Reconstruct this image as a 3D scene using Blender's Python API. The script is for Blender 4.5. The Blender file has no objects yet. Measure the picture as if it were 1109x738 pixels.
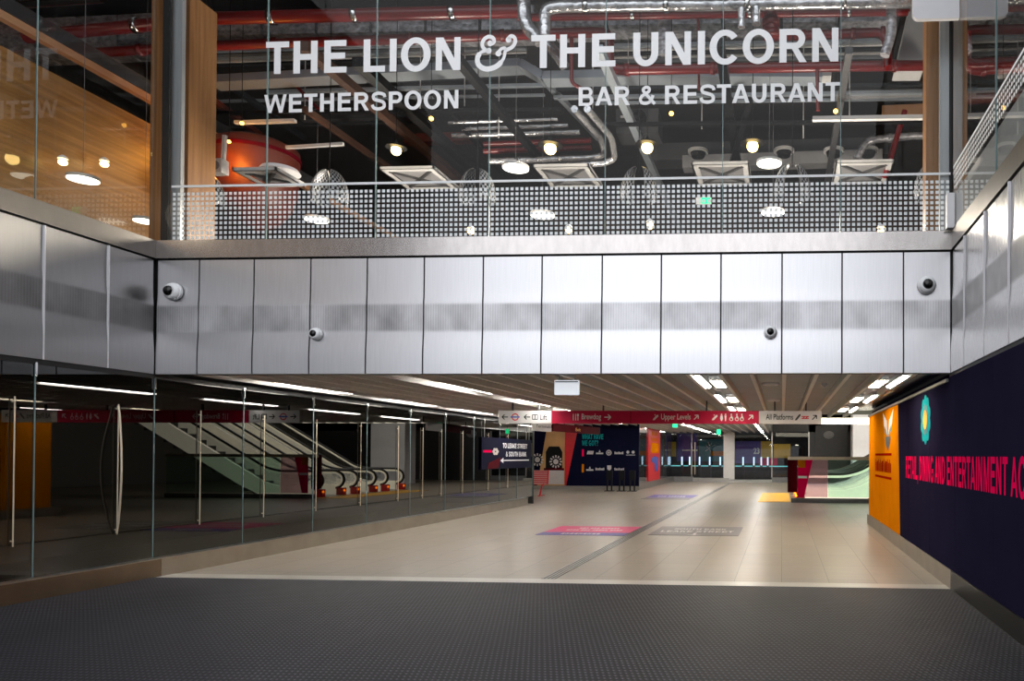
import bpy, bmesh, math, random
from mathutils import Vector, Matrix
random.seed(7)
SC = bpy.context.scene
COL = SC.collection
PI = math.pi
# ------------------------------------------------------------------ camera (wide lens, off-centre crop)
H, FPX, CX, CY = 1.6513, 800.0, 801.45, 485.7
YAW, PITCH, ROLL = .0569, .0098, .0047
_f = Vector((-math.sin(YAW)*math.cos(PITCH), math.cos(YAW)*math.cos(PITCH), math.sin(PITCH)))
_r0 = Vector((math.cos(YAW), math.sin(YAW), 0)); _u0 = _r0.cross(_f)
_r = _r0*math.cos(ROLL)+_u0*math.sin(ROLL); _u = -_r0*math.sin(ROLL)+_u0*math.cos(ROLL)
def P(x, y, **k):
    """point of the world seen at photo pixel x, y on the plane X=, Y= or Z="""
    (a, v), = k.items(); i = 'XYZ'.index(a)
    d = _f+_r*((x-CX)/FPX)+_u*((CY-y)/FPX); o = Vector((0, 0, H))
    return o+d*((v-o[i])/d[i])
cd = bpy.data.cameras.new('camera'); cam = bpy.data.objects.new('camera', cd); COL.objects.link(cam)
cd.sensor_width = 36; cd.lens = 36*FPX/1109; cd.shift_x = (554.5-CX)/1109; cd.shift_y = (CY-369)/1109
cd.clip_end = 300; cd.clip_start = .05
cam.matrix_world = Matrix(((_r.x, _u.x, -_f.x, 0), (_r.y, _u.y, -_f.y, 0), (_r.z, _u.z, -_f.z, H), (0, 0, 0, 1)))
SC.camera = cam
SC.view_settings.view_transform = 'Standard'; SC.view_settings.look = 'None'
SC.view_settings.exposure = 0; SC.view_settings.gamma = 1
SC.cycles.use_denoising = True
SC.cycles.max_bounces = 8; SC.cycles.transparent_max_bounces = 16; SC.cycles.glossy_bounces = 5; SC.cycles.diffuse_bounces = 3
SC.cycles.sample_clamp_indirect = 6; SC.cycles.caustics_reflective = False; SC.cycles.caustics_refractive = False

# ------------------------------------------------------------------ materials
def lin(c):
    return tuple(((v/255)/12.92 if v/255 <= .04045 else ((v/255+.055)/1.055)**2.4) for v in c)+(1,)
class NT:
    def __init__(s, name):
        s.m = bpy.data.materials.new(name); s.m.use_nodes = True; s.t = s.m.node_tree; s.t.nodes.clear()
        s.out = s.n('ShaderNodeOutputMaterial')
    def n(s, ty, **k):
        o = s.t.nodes.new(ty)
        for a, v in k.items(): setattr(o, a, v)
        return o
    def l(s, a, b): s.t.links.new(a, b)
    def math(s, op, a, b=None, c=None):
        o = s.n('ShaderNodeMath', operation=op)
        for i, v in enumerate((a, b, c)):
            if v is None: continue
            if isinstance(v, (int, float)): o.inputs[i].default_value = v
            else: s.l(v, o.inputs[i])
        return o.outputs[0]
    def coord(s, scale=(1, 1, 1)):
        tc = s.n('ShaderNodeNewGeometry'); mp = s.n('ShaderNodeMapping'); mp.inputs['Scale'].default_value = scale
        s.l(tc.outputs['Position'], mp.inputs[0]); return mp.outputs[0]
    def ramp(s, fac, stops):
        r = s.n('ShaderNodeValToRGB'); e = r.color_ramp.elements
        while len(e) < len(stops): e.new(.5)
        for q, (p, c) in zip(e, stops): q.position = p; q.color = c
        s.l(fac, r.inputs[0]); return r.outputs[0]
    def noise(s, scale, vec=None, detail=3):
        o = s.n('ShaderNodeTexNoise'); o.inputs['Scale'].default_value = scale; o.inputs['Detail'].default_value = detail
        s.l(vec if vec is not None else s.coord(), o.inputs['Vector']); return o.outputs['Fac']
    def bsdf(s, **k):
        b = s.n('ShaderNodeBsdfPrincipled')
        for a, v in k.items():
            i = b.inputs[a.replace('_', ' ')]
            if isinstance(v, (int, float, tuple)): i.default_value = v
            else: s.l(v, i)
        s.l(b.outputs[0], s.out.inputs[0]); return b
    def bump(s, h, st, dist=.01):
        b = s.n('ShaderNodeBump'); b.inputs['Strength'].default_value = st; b.inputs['Distance'].default_value = dist
        s.l(h, b.inputs['Height']); return b.outputs[0]
def mul(c, f): return tuple(min(1, v*f) for v in c[:3])+(1,)
def M(name, c, rough=.5, metal=0, var=.12, scale=6, stretch=(1, 1, 1), emit=0, bump=0, coat=0, spec=.5):
    t = NT(name); c = lin(c); f = t.noise(scale, t.coord(stretch))
    col = t.ramp(f, [(.3, mul(c, 1-var)), (.7, mul(c, 1+var))])
    k = dict(Base_Color=col, Roughness=rough, Metallic=metal, Specular_IOR_Level=spec)
    if emit: k['Emission_Color'] = c; k['Emission_Strength'] = emit
    if coat: k['Coat_Weight'] = coat
    if bump: k['Normal'] = t.bump(f, bump, .02)
    t.bsdf(**k); return t.m
def lightmat(name, c, s):
    t = NT(name); e = t.n('ShaderNodeEmission'); e.inputs[0].default_value = lin(c)
    f = t.noise(3); k = t.math('MULTIPLY_ADD', f, s*.1, s*.95); t.l(k, e.inputs[1]); t.l(e.outputs[0], t.out.inputs[0]); return t.m
def glass(name, tint, refl=1.0, f0=.05):
    t = NT(name); g = t.n('ShaderNodeNewGeometry'); d = t.n('ShaderNodeVectorMath', operation='DOT_PRODUCT')
    t.l(g.outputs['Incoming'], d.inputs[0]); t.l(g.outputs['Normal'], d.inputs[1])
    c = t.math('SUBTRACT', 1, t.math('ABSOLUTE', d.outputs['Value']))
    F = t.math('MINIMUM', t.math('MULTIPLY', t.math('MULTIPLY_ADD', t.math('POWER', c, 4.0), 1-f0, f0), refl), .95)
    tr = t.n('ShaderNodeBsdfTransparent'); tr.inputs[0].default_value = tint+(1,)
    gl = t.n('ShaderNodeBsdfGlossy'); gl.inputs['Roughness'].default_value = .0
    mx = t.n('ShaderNodeMixShader'); t.l(F, mx.inputs[0]); t.l(tr.outputs[0], mx.inputs[1]); t.l(gl.outputs[0], mx.inputs[2])
    t.l(mx.outputs[0], t.out.inputs[0]); return t.m
def film(name, c, op):
    t = NT(name); d = t.n('ShaderNodeBsdfDiffuse'); d.inputs[0].default_value = lin(c); tr = t.n('ShaderNodeBsdfTransparent'); tr.inputs[0].default_value = mul(lin(c), 1.1)
    f = t.noise(1.5); mx = t.n('ShaderNodeMixShader'); t.l(t.math('MULTIPLY_ADD', f, .12, op-.06), mx.inputs[0]); t.l(tr.outputs[0], mx.inputs[1]); t.l(d.outputs[0], mx.inputs[2]); t.l(mx.outputs[0], t.out.inputs[0]); return t.m
def steel_panel(name, c, rough, band):
    t = NT(name); g = t.n('ShaderNodeNewGeometry'); sp = t.n('ShaderNodeSeparateXYZ'); t.l(g.outputs['Position'], sp.inputs[0])
    streak = t.noise(5, t.coord((14, 14, .5)), 4); smear = t.noise(2.6, t.coord((1, 1, .6)), 5)
    c = lin(c); base = t.ramp(streak, [(.3, mul(c, .96)), (.7, mul(c, 1.03))])
    w = t.math('ADD', sp.outputs[0], sp.outputs[1])
    rib = t.math('MULTIPLY_ADD', t.math('SINE', t.math('MULTIPLY', w, 190)), .5, .5)
    z0, z1 = band
    mr = t.n('ShaderNodeMapRange'); mr.interpolation_type = 'SMOOTHSTEP'; mr.inputs[1].default_value = z0-.02; mr.inputs[2].default_value = z0+.04; t.l(sp.outputs[2], mr.inputs[0])
    mr2 = t.n('ShaderNodeMapRange'); mr2.interpolation_type = 'SMOOTHSTEP'; mr2.inputs[1].default_value = z1+.02; mr2.inputs[2].default_value = z1-.03; t.l(sp.outputs[2], mr2.inputs[0])
    mask = t.math('MULTIPLY', mr.outputs[0], mr2.outputs[0])
    dark = t.math('MULTIPLY', mask, t.math('MULTIPLY_ADD', t.math('SUBTRACT', smear, .5), 1.1, t.math('MULTIPLY_ADD', rib, .16, .17)))
    mx = t.n('ShaderNodeMix', data_type='RGBA'); t.l(dark, mx.inputs[0]); t.l(base, mx.inputs[6]); mx.inputs[7].default_value = lin((48, 46, 44))
    ro = t.math('ADD', t.math('MULTIPLY_ADD', streak, .10, rough-.05), t.math('MULTIPLY', mask, .16))
    t.bsdf(Base_Color=mx.outputs[2], Metallic=.9, Roughness=ro, Anisotropic=.4, Normal=t.bump(smear, .025, .02)); return t.m
def floor_mat():
    t = NT('floor_tiles'); v = t.coord()
    b = t.n('ShaderNodeTexBrick'); b.offset = 0; b.inputs['Scale'].default_value = 1; b.inputs['Brick Width'].default_value = .62; b.inputs['Row Height'].default_value = 1.24
    b.inputs['Mortar Size'].default_value = .004; b.inputs['Mortar Smooth'].default_value = .1; b.inputs['Bias'].default_value = 0
    b.inputs['Color1'].default_value = lin((168, 158, 145)); b.inputs['Color2'].default_value = lin((158, 148, 135)); b.inputs['Mortar'].default_value = lin((104, 94, 84))
    t.l(v, b.inputs['Vector'])
    n = t.noise(2.2, t.coord((.6, 2.5, 1)), 6); c = t.ramp(n, [(.25, (.72, .71, .70, 1)), (.75, (1.05, 1.03, 1.0, 1))])
    mx = t.n('ShaderNodeMix', data_type='RGBA', blend_type='MULTIPLY'); mx.inputs[0].default_value = 1; t.l(b.outputs['Color'], mx.inputs[6]); t.l(c, mx.inputs[7])
    t.bsdf(Base_Color=mx.outputs[2], Roughness=t.math('MULTIPLY_ADD', n, .2, .24), Specular_IOR_Level=.45); return t.m
def mat_mat():
    t = NT('entrance_matting'); g = t.n('ShaderNodeNewGeometry'); sp = t.n('ShaderNodeSeparateXYZ'); t.l(g.outputs['Position'], sp.inputs[0])
    x = t.math('MULTIPLY', sp.outputs[0], 2*PI/.044); y = t.math('MULTIPLY', sp.outputs[1], 2*PI/.066)
    a = t.math('MULTIPLY_ADD', t.math('SINE', t.math('ADD', x, t.math('MULTIPLY', y, .5))), .5, .5)
    b = t.math('MULTIPLY_ADD', t.math('SINE', y), .5, .5)
    p = t.math('MULTIPLY', t.math('POWER', a, 1.5), t.math('POWER', b, .8))
    n = t.noise(1.1, t.coord((1, .6, 1)), 5)
    c = t.ramp(t.math('MULTIPLY_ADD', n, .35, t.math('MULTIPLY_ADD', p, .8, -.12)), [(0, lin((17, 17, 21))), (.35, lin((34, 34, 40))), (.9, lin((88, 88, 98)))])
    t.bsdf(Base_Color=c, Roughness=.6, Specular_IOR_Level=.3, Normal=t.bump(p, .5, .01)); return t.m
def wood(name, c1, c2, vec=(1, 1, 9), plank=0):
    t = NT(name); n = t.noise(2.4, t.coord(vec), 6)
    c = t.ramp(n, [(.3, lin(c1)), (.7, lin(c2))])
    t.bsdf(Base_Color=c, Roughness=.45, Normal=t.bump(n, .15, .01)); return t.m
MT = dict(
    floor=floor_mat(), mat=mat_mat(),
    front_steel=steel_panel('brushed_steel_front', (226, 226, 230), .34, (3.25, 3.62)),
    side_steel_shaded=steel_panel('shade_toned_steel_side', (178, 177, 176), .28, (3.25, 3.62)), left_steel_shaded=steel_panel('shade_toned_steel_left', (138, 137, 137), .30, (3.25, 3.62)),  # side panels: same steel as the front, coloured darker for shade
    coping_shaded=M('shade_toned_coping_steel', (104, 101, 98), .38, 1, .06, 4, (3, 3, 1)), kerbdark=M('dark_near_kerb', (32, 29, 26), .4, .4, .08, 3), kerbfar=M('far_kerb_steel', (158, 150, 140), .36, .8, .08, 3), coping=M('coping_steel', (205, 200, 198), .26, 1, .06, 4, (3, 3, 1)),  # side coping coloured darker than the front coping to carry shade
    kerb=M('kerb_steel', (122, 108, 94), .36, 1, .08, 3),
    dark=M('dark_gap', (16, 16, 17), .6), black=M('black_metal', (14, 14, 16), .5, spec=.2),
    shopglass=glass('tinted_shop_glass', (.05, .05, .05), 1.4, .05), clear=glass('clear_glass', (.92, .94, .94), .38, .05),
    sideglass=glass('side_glass', (.84, .86, .86), 1.15, .06), screen=glass('screen_glass', (.80, .81, .84), .9, .05),
    edge=M('glass_edge', (112, 136, 138), .3, 0, .1, 5), frit=M('white_frit', (244, 248, 250), .5, 0, .03), letter=M('white_vinyl', (246, 248, 250), .5, 0, .02),
    steel=M('satin_steel', (170, 168, 165), .3, 1, .08, 5), mullion=M('mullion_steel', (168, 170, 172), .4, .35, .1, 3, (6, 6, .4)), chrome=M('chrome', (215, 215, 215), .12, 1, .04),
    oak=wood('oak_panel', (126, 90, 46), (160, 118, 66), (1.2, .25, 9)), oakv=wood('oak_column', (124, 86, 52), (158, 114, 72), (8, 8, .35)),
    panel=M('ceiling_panel', (140, 142, 147), .5, 0, .08, 2), batten=M('ceiling_batten', (226, 222, 216), .45, 0, .05, 2),
    strip=lightmat('strip_light', (255, 250, 242), 48), spot=lightmat('square_light', (255, 240, 205), 40), cove=lightmat('cove_light', (255, 246, 220), 5),
    bulb=lightmat('warm_bulb', (255, 214, 130), 14), disc=lightmat('disc_light', (255, 248, 228), 5), tiny=lightmat('small_lamp', (255, 190, 80), 9), amber=lightmat('amber_light', (255, 120, 20), 6),
    white=M('white_paint', (232, 232, 236), .4, 0, .02), offwhite=M('off_white', (206, 204, 202), .5, 0, .04), grey=M('mid_grey', (120, 120, 122), .5, 0, .08), lgrey=M('light_grey', (176, 176, 176), .5, 0, .05), dgrey=M('dark_grey', (54, 54, 56), .5, 0, .1),
    red=M('red_pipe_paint', (104, 14, 16), .32, 0, .1, 4), signred=M('sign_crimson', (176, 18, 58), .5, 0, .04, spec=.15), bench=M('bench_red', (206, 24, 34), .35, 0, .06), darkred=M('deep_red', (78, 3, 16), .6, 0, .06, spec=.05),
    navy=M('navy_hoarding', (36, 33, 54), .8, 0, .06, 2, spec=0), navy2=M('navy_board', (13, 16, 42), .65, 0, .06, 2, spec=.06), orange=M('orange_hoarding', (208, 122, 8), .8, 0, .06, 2, spec=0), pink=M('pink_print', (250, 14, 92), .8, 0, .03, spec=0), teal=M('teal_print', (30, 158, 166), .8, 0, .06, spec=0), tealdark=M('teal_shade', (22, 112, 122), .45, 0, .06), yellow=M('yellow_print', (236, 186, 40), .45, 0, .06), rust=M('rust_red_print', (150, 24, 6), .8, 0, .05, spec=0), purple=M('purple_print', (92, 74, 166), .45, 0, .08), blue=M('blue_print', (52, 84, 176), .45, 0, .06), magenta=M('magenta_print', (214, 40, 110), .45, 0, .05), indigo=M('indigo_print', (64, 58, 150), .45, 0, .06), bluegrey=M('faded_grey_print', (116, 108, 108), .4, 0, .06), palewhite=M('pale_print', (214, 208, 206), .45, 0, .03), sand=M('sand_print', (208, 160, 104), .5, 0, .2, 1.2),
    foil=M('silver_foil', (200, 200, 204), .22, .75, .35, 9, (1, 1, 1), 0, .9), foildark=M('foil_insulation', (176, 176, 182), .35, .45, .55, 7, (1.5, 1.5, 2.5), 0, .9), tray=M('galvanised_tray', (140, 148, 156), .4, .3, .1, 3), bar=M('dark_bar', (52, 56, 60), .4, .6, .1), barceil=M('bar_ceiling', (42, 40, 40), .7, 0, .3, 1.5), barwall=M('bar_wall', (66, 44, 34), .6, 0, .3, 2),
    copper=M('copper_skin', (84, 32, 20), .55, .1, .12, 4), weave=M('woven_silver', (150, 152, 156), .4, .3, .35, 30), plaster=M('wall_plaster', (150, 146, 140), .6, 0, .05), tan=M('tan_board', (186, 140, 104), .5, 0, .05),
    yplate=M('yellow_plate', (236, 176, 24), .5, 0, .06), tread=M('escalator_step', (92, 92, 90), .45, .6, .2, 6), rubber=M('handrail_rubber', (30, 28, 26), .5, 0, .05), cream=M('cream_deck', (238, 230, 204), .35, 0, .05, emit=1.3), glowwhite=M('glowing_white', (226, 230, 236), .4, 0, .02, emit=.75), greenglass=film('green_glass', (188, 220, 206), .16), pinkglass=film('pink_film', (250, 206, 216), .58), green=lightmat('exit_green', (40, 210, 130), 3), led=lightmat('cool_led', (200, 235, 255), 2), tealed=lightmat('teal_led', (120, 225, 225), .9), rail=M('cream_rail', (214, 200, 176), .35, .4, .04), lens=M('camera_lens', (10, 10, 12), .05, 0, .05), floor_strip=M('pale_floor_stone', (190, 185, 176), .3, 0, .06, 3, (1, 4, 1)),
)
# ------------------------------------------------------------------ geometry helpers
WL = {}; LAST = [None]
class MB:
    def __init__(s): s.v = []; s.f = []; s.smooth = []; s.flat = False
    def add(s, vs, fs, sm=False):
        b = len(s.v); s.v += [tuple(v) for v in vs]; s.f += [tuple(b+i for i in f) for f in fs]; s.smooth += [sm]*len(fs); return s
    def box(s, x0, x1, y0, y1, z0, z1, bev=0):
        x0, x1 = min(x0, x1), max(x0, x1); y0, y1 = min(y0, y1), max(y0, y1); z0, z1 = min(z0, z1), max(z0, z1)
        v = [(x, y, z) for x in (x0, x1) for y in (y0, y1) for z in (z0, z1)]
        return s.add(v, [(0, 1, 3, 2), (4, 6, 7, 5), (0, 4, 5, 1), (2, 3, 7, 6), (0, 2, 6, 4), (1, 5, 7, 3)])
    def prism(s, poly, d):
        """planar polygon (list of points) pushed along vector d"""
        n = len(poly); a = [Vector(p) for p in poly]; b = [p+Vector(d) for p in a]
        fs = [tuple(range(n))[::-1], tuple(range(n, 2*n))]+[(i, (i+1) % n, n+(i+1) % n, n+i) for i in range(n)]
        return s.add(a+b, fs)
    def quad(s, a, b, c, d): return s.add([a, b, c, d], [(0, 1, 2, 3)])
    def rod(s, a, b, w, h=None, up=(0, 0, 1)):
        """rectangular bar from a to b"""
        a, b = Vector(a), Vector(b); d = (b-a).normalized(); u = Vector(up)
        if abs(d.dot(u)) > .95: u = Vector((0, 1, 0))
        r = d.cross(u).normalized()*w/2; q = r.cross(d).normalized()*(h or w)/2
        v = [p+i*r+j*q for p in (a, b) for i, j in ((-1, -1), (1, -1), (1, 1), (-1, 1))]
        return s.add(v, [(3, 2, 1, 0), (4, 5, 6, 7)]+[(i, (i+1) % 4, 4+(i+1) % 4, 4+i) for i in range(4)])
    def tube(s, pts, r, n=12, cap=True, rad=None):
        pts = [Vector(p) for p in pts]; k = len(pts); vs = []; nr = None
        for i, p in enumerate(pts):
            d = (pts[min(i+1, k-1)]-pts[max(i-1, 0)]).normalized()
            if nr is None: nr = d.orthogonal().normalized()
            else: nr = (nr-d*nr.dot(d)).normalized()
            b = d.cross(nr); R = rad[i] if rad else r
            vs += [p+R*(math.cos(2*PI*j/n)*nr+math.sin(2*PI*j/n)*b) for j in range(n)]
        fs = [(i*n+j, i*n+(j+1) % n, (i+1)*n+(j+1) % n, (i+1)*n+j) for i in range(k-1) for j in range(n)]
        s.add(vs, fs, True)
        if cap: s.add(vs[:n], [tuple(range(n))[::-1]]); s.add(vs[-n:], [tuple(range(n))])
        return s
    def lathe(s, c, prof, n=20, axis=(0, 0, 1)):
        """prof: list of (radius, height along axis)"""
        A = Vector(axis).normalized(); u = A.orthogonal().normalized(); w = A.cross(u); c = Vector(c); vs = []
        for r, h in prof: vs += [c+A*h+r*(math.cos(2*PI*j/n)*u+math.sin(2*PI*j/n)*w) for j in range(n)]
        m = len(prof); fs = [(i*n+j, i*n+(j+1) % n, (i+1)*n+(j+1) % n, (i+1)*n+j) for i in range(m-1) for j in range(n)]
        s.add(vs, fs, True)
        if prof[0][0] > 1e-4: s.add(vs[:n], [tuple(range(n))[::-1]])
        if prof[-1][0] > 1e-4: s.add(vs[-n:], [tuple(range(n))])
        return s
    def ball(s, c, r, n=16, m=10, sq=(1, 1, 1)):
        vs = []
        for i in range(m+1):
            a = PI*i/m
            vs += [(c[0]+sq[0]*r*math.sin(a)*math.cos(2*PI*j/n), c[1]+sq[1]*r*math.sin(a)*math.sin(2*PI*j/n), c[2]+sq[2]*r*math.cos(a)) for j in range(n)]
        return s.add(vs, [(i*n+j, (i+1)*n+j, (i+1)*n+(j+1) % n, i*n+(j+1) % n) for i in range(m) for j in range(n)], True)
    def build(s, name, mat, parent=None):
        me = bpy.data.meshes.new(name)
        if parent is None:
            xs, ys, zs = zip(*s.v); o = Vector(((min(xs)+max(xs))/2, (min(ys)+max(ys))/2, min(zs)))
        else: o = WL[parent]
        me.from_pydata([tuple(Vector(v)-o) for v in s.v], [], s.f)
        me.polygons.foreach_set('use_smooth', s.smooth)
        if not s.flat:
          bm = bmesh.new(); bm.from_mesh(me); bmesh.ops.recalc_face_normals(bm, faces=bm.faces); bm.to_mesh(me); bm.free()
        me.materials.append(mat if not isinstance(mat, str) else MT[mat])
        ob = bpy.data.objects.new(name, me); COL.objects.link(ob); WL[ob] = o
        if parent is None: ob.location = o
        else: ob.parent = parent
        if parent is None: LAST[0] = ob
        return ob
def B(*a): return MB().box(*a)
def tag(o, label=None, cat=None, group=None, kind=None):
    for k, v in (('label', label), ('category', cat), ('group', group), ('kind', kind)):
        if v: o[k] = v
    return o
def thing(name, loc, label, cat, group=None, kind=None):
    o = bpy.data.objects.new(name, None); o.empty_display_size = .1; COL.objects.link(o); o.location = loc; WL[o] = Vector(loc)
    return tag(o, label, cat, group, kind)
def struct(name, mb, mat, label=None): return tag(mb.build(name, mat), label, None, None, 'structure')
def dup(src, d, label, parent=None):
    """copy a thing and its parts, moved by d"""
    c = src.copy(); COL.objects.link(c)
    if parent is None: c.location = src.location+Vector(d); c['label'] = label
    else: c.parent = parent
    for ch in src.children: dup(ch, d, None, c)
    return c
ORD = 'first second third fourth fifth sixth seventh eighth ninth tenth eleventh twelfth thirteenth fourteenth fifteenth sixteenth'.split()

# ------------------------------------------------------------------ bold sans lettering (cap height 1)
def arc(cx, cy, rx, ry, a0, a1, n=18):
    return [(cx+rx*math.cos(math.radians(a0+(a1-a0)*i/n)), cy+ry*math.sin(math.radians(a0+(a1-a0)*i/n))) for i in range(n+1)]
def stroke(pts, w):
    out = []; k = len(pts); L = []
    for i, p in enumerate(pts):
        a = pts[max(i-1, 0)]; b = pts[min(i+1, k-1)]; dx, dy = b[0]-a[0], b[1]-a[1]; m = math.hypot(dx, dy) or 1
        W = w(i/(k-1)) if callable(w) else w
        L.append(((p[0]-dy/m*W/2, p[1]+dx/m*W/2), (p[0]+dy/m*W/2, p[1]-dx/m*W/2)))
    return [[L[i][0], L[i+1][0], L[i+1][1], L[i][1]] for i in range(k-1)]
def crom(pts, n=6):
    o = []; q = [pts[0]]+list(pts)+[pts[-1]]
    for i in range(1, len(q)-2):
        for j in range(n):
            t = j/n; a, b, c, d = q[i-1], q[i], q[i+1], q[i+2]
            o.append(tuple(.5*(2*b[k]+(c[k]-a[k])*t+(2*a[k]-5*b[k]+4*c[k]-d[k])*t*t+(3*b[k]-a[k]-3*c[k]+d[k])*t**3) for k in (0, 1)))
    return o+[pts[-1]]
def R4(x0, y0, x1, y1): return [(x0, y0), (x1, y0), (x1, y1), (x0, y1)]
def bowl(x0, x1, y0, y1, w, hw):
    """stroke out of a stem at x0, round on the right"""
    r = (y1-y0)/2; cx = max(x0+.05, x1-r*1.05)
    return [R4(x0, y1-hw, cx, y1), R4(x0, y0, cx, y0+hw)]+ringseg(cx, (y0+y1)/2, x1-cx, r, w, hw, -90, 90)
def ringseg(cx, cy, rx, ry, w, hw, a0, a1, n=18):
    o = arc(cx, cy, rx, ry, a0, a1, n); i = arc(cx, cy, max(rx-w, .01), max(ry-hw, .01), a0, a1, n)
    return [[o[k], o[k+1], i[k+1], i[k]] for k in range(n)]
T = .225; HW = .185
def glyph(c):
    if c == 'T': return [R4(.02, 1-HW, .8, 1), R4(.41-T/2, 0, .41+T/2, 1-HW)], .82
    if c == 'H': return [R4(.09, 0, .09+T, 1), R4(.9-T, 0, .9, 1), R4(.29, .42, .7, .6)], .99
    if c == 'E': return [R4(.09, 0, .09+T, 1), R4(.29, 0, .84, HW), R4(.29, .43, .79, .43+HW), R4(.29, 1-HW, .83, 1)], .9
    if c == 'F': return [R4(.09, 0, .09+T, 1), R4(.29, .42, .74, .42+HW), R4(.29, 1-HW, .8, 1)], .84
    if c == 'L': return [R4(.09, 0, .09+T, 1), R4(.29, 0, .8, HW)], .83
    if c == 'I': return [R4(.09, 0, .09+T, 1)], .38
    if c in 'OQ': return ringseg(.53, .5, .49, .525, T+.005, .18, 0, 360, 36), 1.06
    if c == 'N': return [R4(.09, 0, .295, 1), R4(.695, 0, .9, 1), [(.09, 1), (.335, 1), (.9, 0), (.655, 0)]], .99
    if c == 'M': return [R4(.09, 0, .27, 1), R4(.88, 0, 1.06, 1), [(.09, 1), (.34, 1), (.66, 0), (.49, 0)], [(1.06, 1), (.81, 1), (.49, 0), (.66, 0)]], 1.15
    if c == 'U': return [R4(.09, .38, .09+T, 1), R4(.89-T, .38, .89, 1)]+ringseg(.49, .4, .4, .42, T, .185, 180, 360), .98
    if c == 'C': return ringseg(.53, .5, .49, .525, T+.005, .18, 38, 322, 30), 1.0
    if c == 'G': return ringseg(.53, .5, .49, .525, T+.005, .18, 40, 318, 30)+[R4(.56, .36, .98, .52), R4(.82, 0, .98, .4)], 1.06
    if c == 'D': return [R4(.09, 0, .09+T, 1)]+bowl(.2, .94, 0, 1, .2, HW), 1.0
    if c == 'P': return [R4(.09, 0, .09+T, 1)]+bowl(.2, .86, .36, 1, .2, HW), .9
    if c == 'R': return [R4(.09, 0, .09+T, 1)]+bowl(.2, .89, .40, 1, .2, HW)+[[(.42, .5), (.62, .5), (.94, 0), (.71, 0)]], .98
    if c == 'B': return [R4(.09, 0, .09+T, 1)]+bowl(.2, .86, .46, 1, .19, .15)+bowl(.2, .92, 0, .56, .2, .155), .98
    if c == 'S': return stroke(crom([(.82, .70), (.76, .85), (.48, .925), (.22, .86), (.17, .72), (.24, .60), (.46, .53), (.70, .45), (.79, .30), (.73, .14), (.46, .075), (.20, .14), (.11, .31)]), .18), .92
    if c == 'A': return [[(0, 0), (.22, 0), (.57, 1), (.36, 1)], [(.95, 0), (.73, 0), (.38, 1), (.59, 1)], R4(.24, .22, .71, .37)], .95
    if c == 'V': return [[(0, 1), (.22, 1), (.57, 0), (.37, 0)], [(.93, 1), (.71, 1), (.36, 0), (.56, 0)]], .93
    if c == 'W': return [[(0, 1), (.2, 1), (.45, 0), (.25, 0)], [(.25, 0), (.43, 0), (.75, 1), (.57, 1)], [(.57, 1), (.75, 1), (1.06, 0), (.88, 0)], [(.88, 0), (1.07, 0), (1.31, 1), (1.11, 1)]], 1.31
    if c == 'X': return [[(0, 0), (.24, 0), (.92, 1), (.68, 1)], [(.92, 0), (.68, 0), (0, 1), (.24, 1)]], .92
    if c == 'Y': return [[(0, 1), (.22, 1), (.56, .4), (.36, .4)], [(.92, 1), (.7, 1), (.36, .4), (.56, .4)], R4(.36, 0, .56, .42)], .92
    if c == 'K': return [R4(.09, 0, .09+T, 1), [(.25, .35), (.42, .35), (.92, 1), (.68, 1)], [(.38, .58), (.55, .68), (.98, 0), (.73, 0)]], .98
    if c == '&': return stroke(crom([(.92, .03), (.62, .36), (.30, .72), (.32, .86), (.46, .93), (.60, .86), (.60, .72), (.44, .60), (.20, .44), (.13, .26), (.22, .11), (.42, .07), (.62, .14), (.76, .32), (.82, .5)]), .17), .98
    if c == '@':    # ornate ampersand of the shop sign
        U = lambda pts: [((x-78)/178, (372-y)/186) for x, y in pts]
        w = 22/186; o = []
        o += stroke(crom(U([(165, 232), (183, 216), (174, 195), (150, 188), (124, 204), (114, 232), (126, 256), (150, 272)])), w)
        o += stroke(crom(U([(150, 262), (108, 276), (88, 306), (92, 342), (122, 366), (160, 369), (204, 352), (236, 316), (246, 280), (246, 256), (226, 258), (206, 278)])), lambda t: w*(1.35 if .12 < t < .6 else .85))
        o += stroke(crom(U([(246, 268), (284, 252), (304, 224), (300, 198), (280, 188), (262, 204)])), w)
        for x, y in ((160, 226), (208, 284), (266, 208), (152, 268)):
            o.append([((x-78+17*math.cos(a))/178, (372-y+17*math.sin(a))/186) for a in [2*PI*k/14 for k in range(14)]])
        return o, 1.36
    if c == ',': return [[(.08, 0), (.28, 0), (.28, .2), (.08, .2)], [(.18, 0), (.28, 0), (.16, -.18), (.08, -.18)]], .36
    if c == '?': return stroke(crom([(.14, .68), (.2, .88), (.42, .93), (.62, .84), (.62, .68), (.44, .5), (.4, .3)]), .18)+[R4(.31, 0, .5, .19)], .76
    if c == '#': return [R4(.04, .05, .50, .85)], .60       # too small in the photo to read: plain blocks
    if c == '%': return [R4(.04, .05, .22, .98), R4(.34, .05, .54, .72)], .62
    return [], .34
def text(mb, s, o, r, up, cap, width, wt=None):
    """s starting at point o, along r, cap height up; stretched to width"""
    o, r, up = Vector(o), Vector(r).normalized(), Vector(up).normalized(); x = 0; G = []
    for c in s:
        g, a = glyph(c); G.append((x, g)); x += a+.035
    k = width/(x-.1); nn = r.cross(up); i = 0; mb.flat = True
    for x0, g in G:
        for poly in g:
            if sum(a[0]*b[1]-b[0]*a[1] for a, b in zip(poly, poly[1:]+poly[:1])) < 0: poly = poly[::-1]
            i += 1; mb.add([o+r*((x0+u-.06)*k)+up*(v*cap)+nn*(.0003*(i % 5)) for u, v in poly], [tuple(range(len(poly)))])
    return mb
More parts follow.
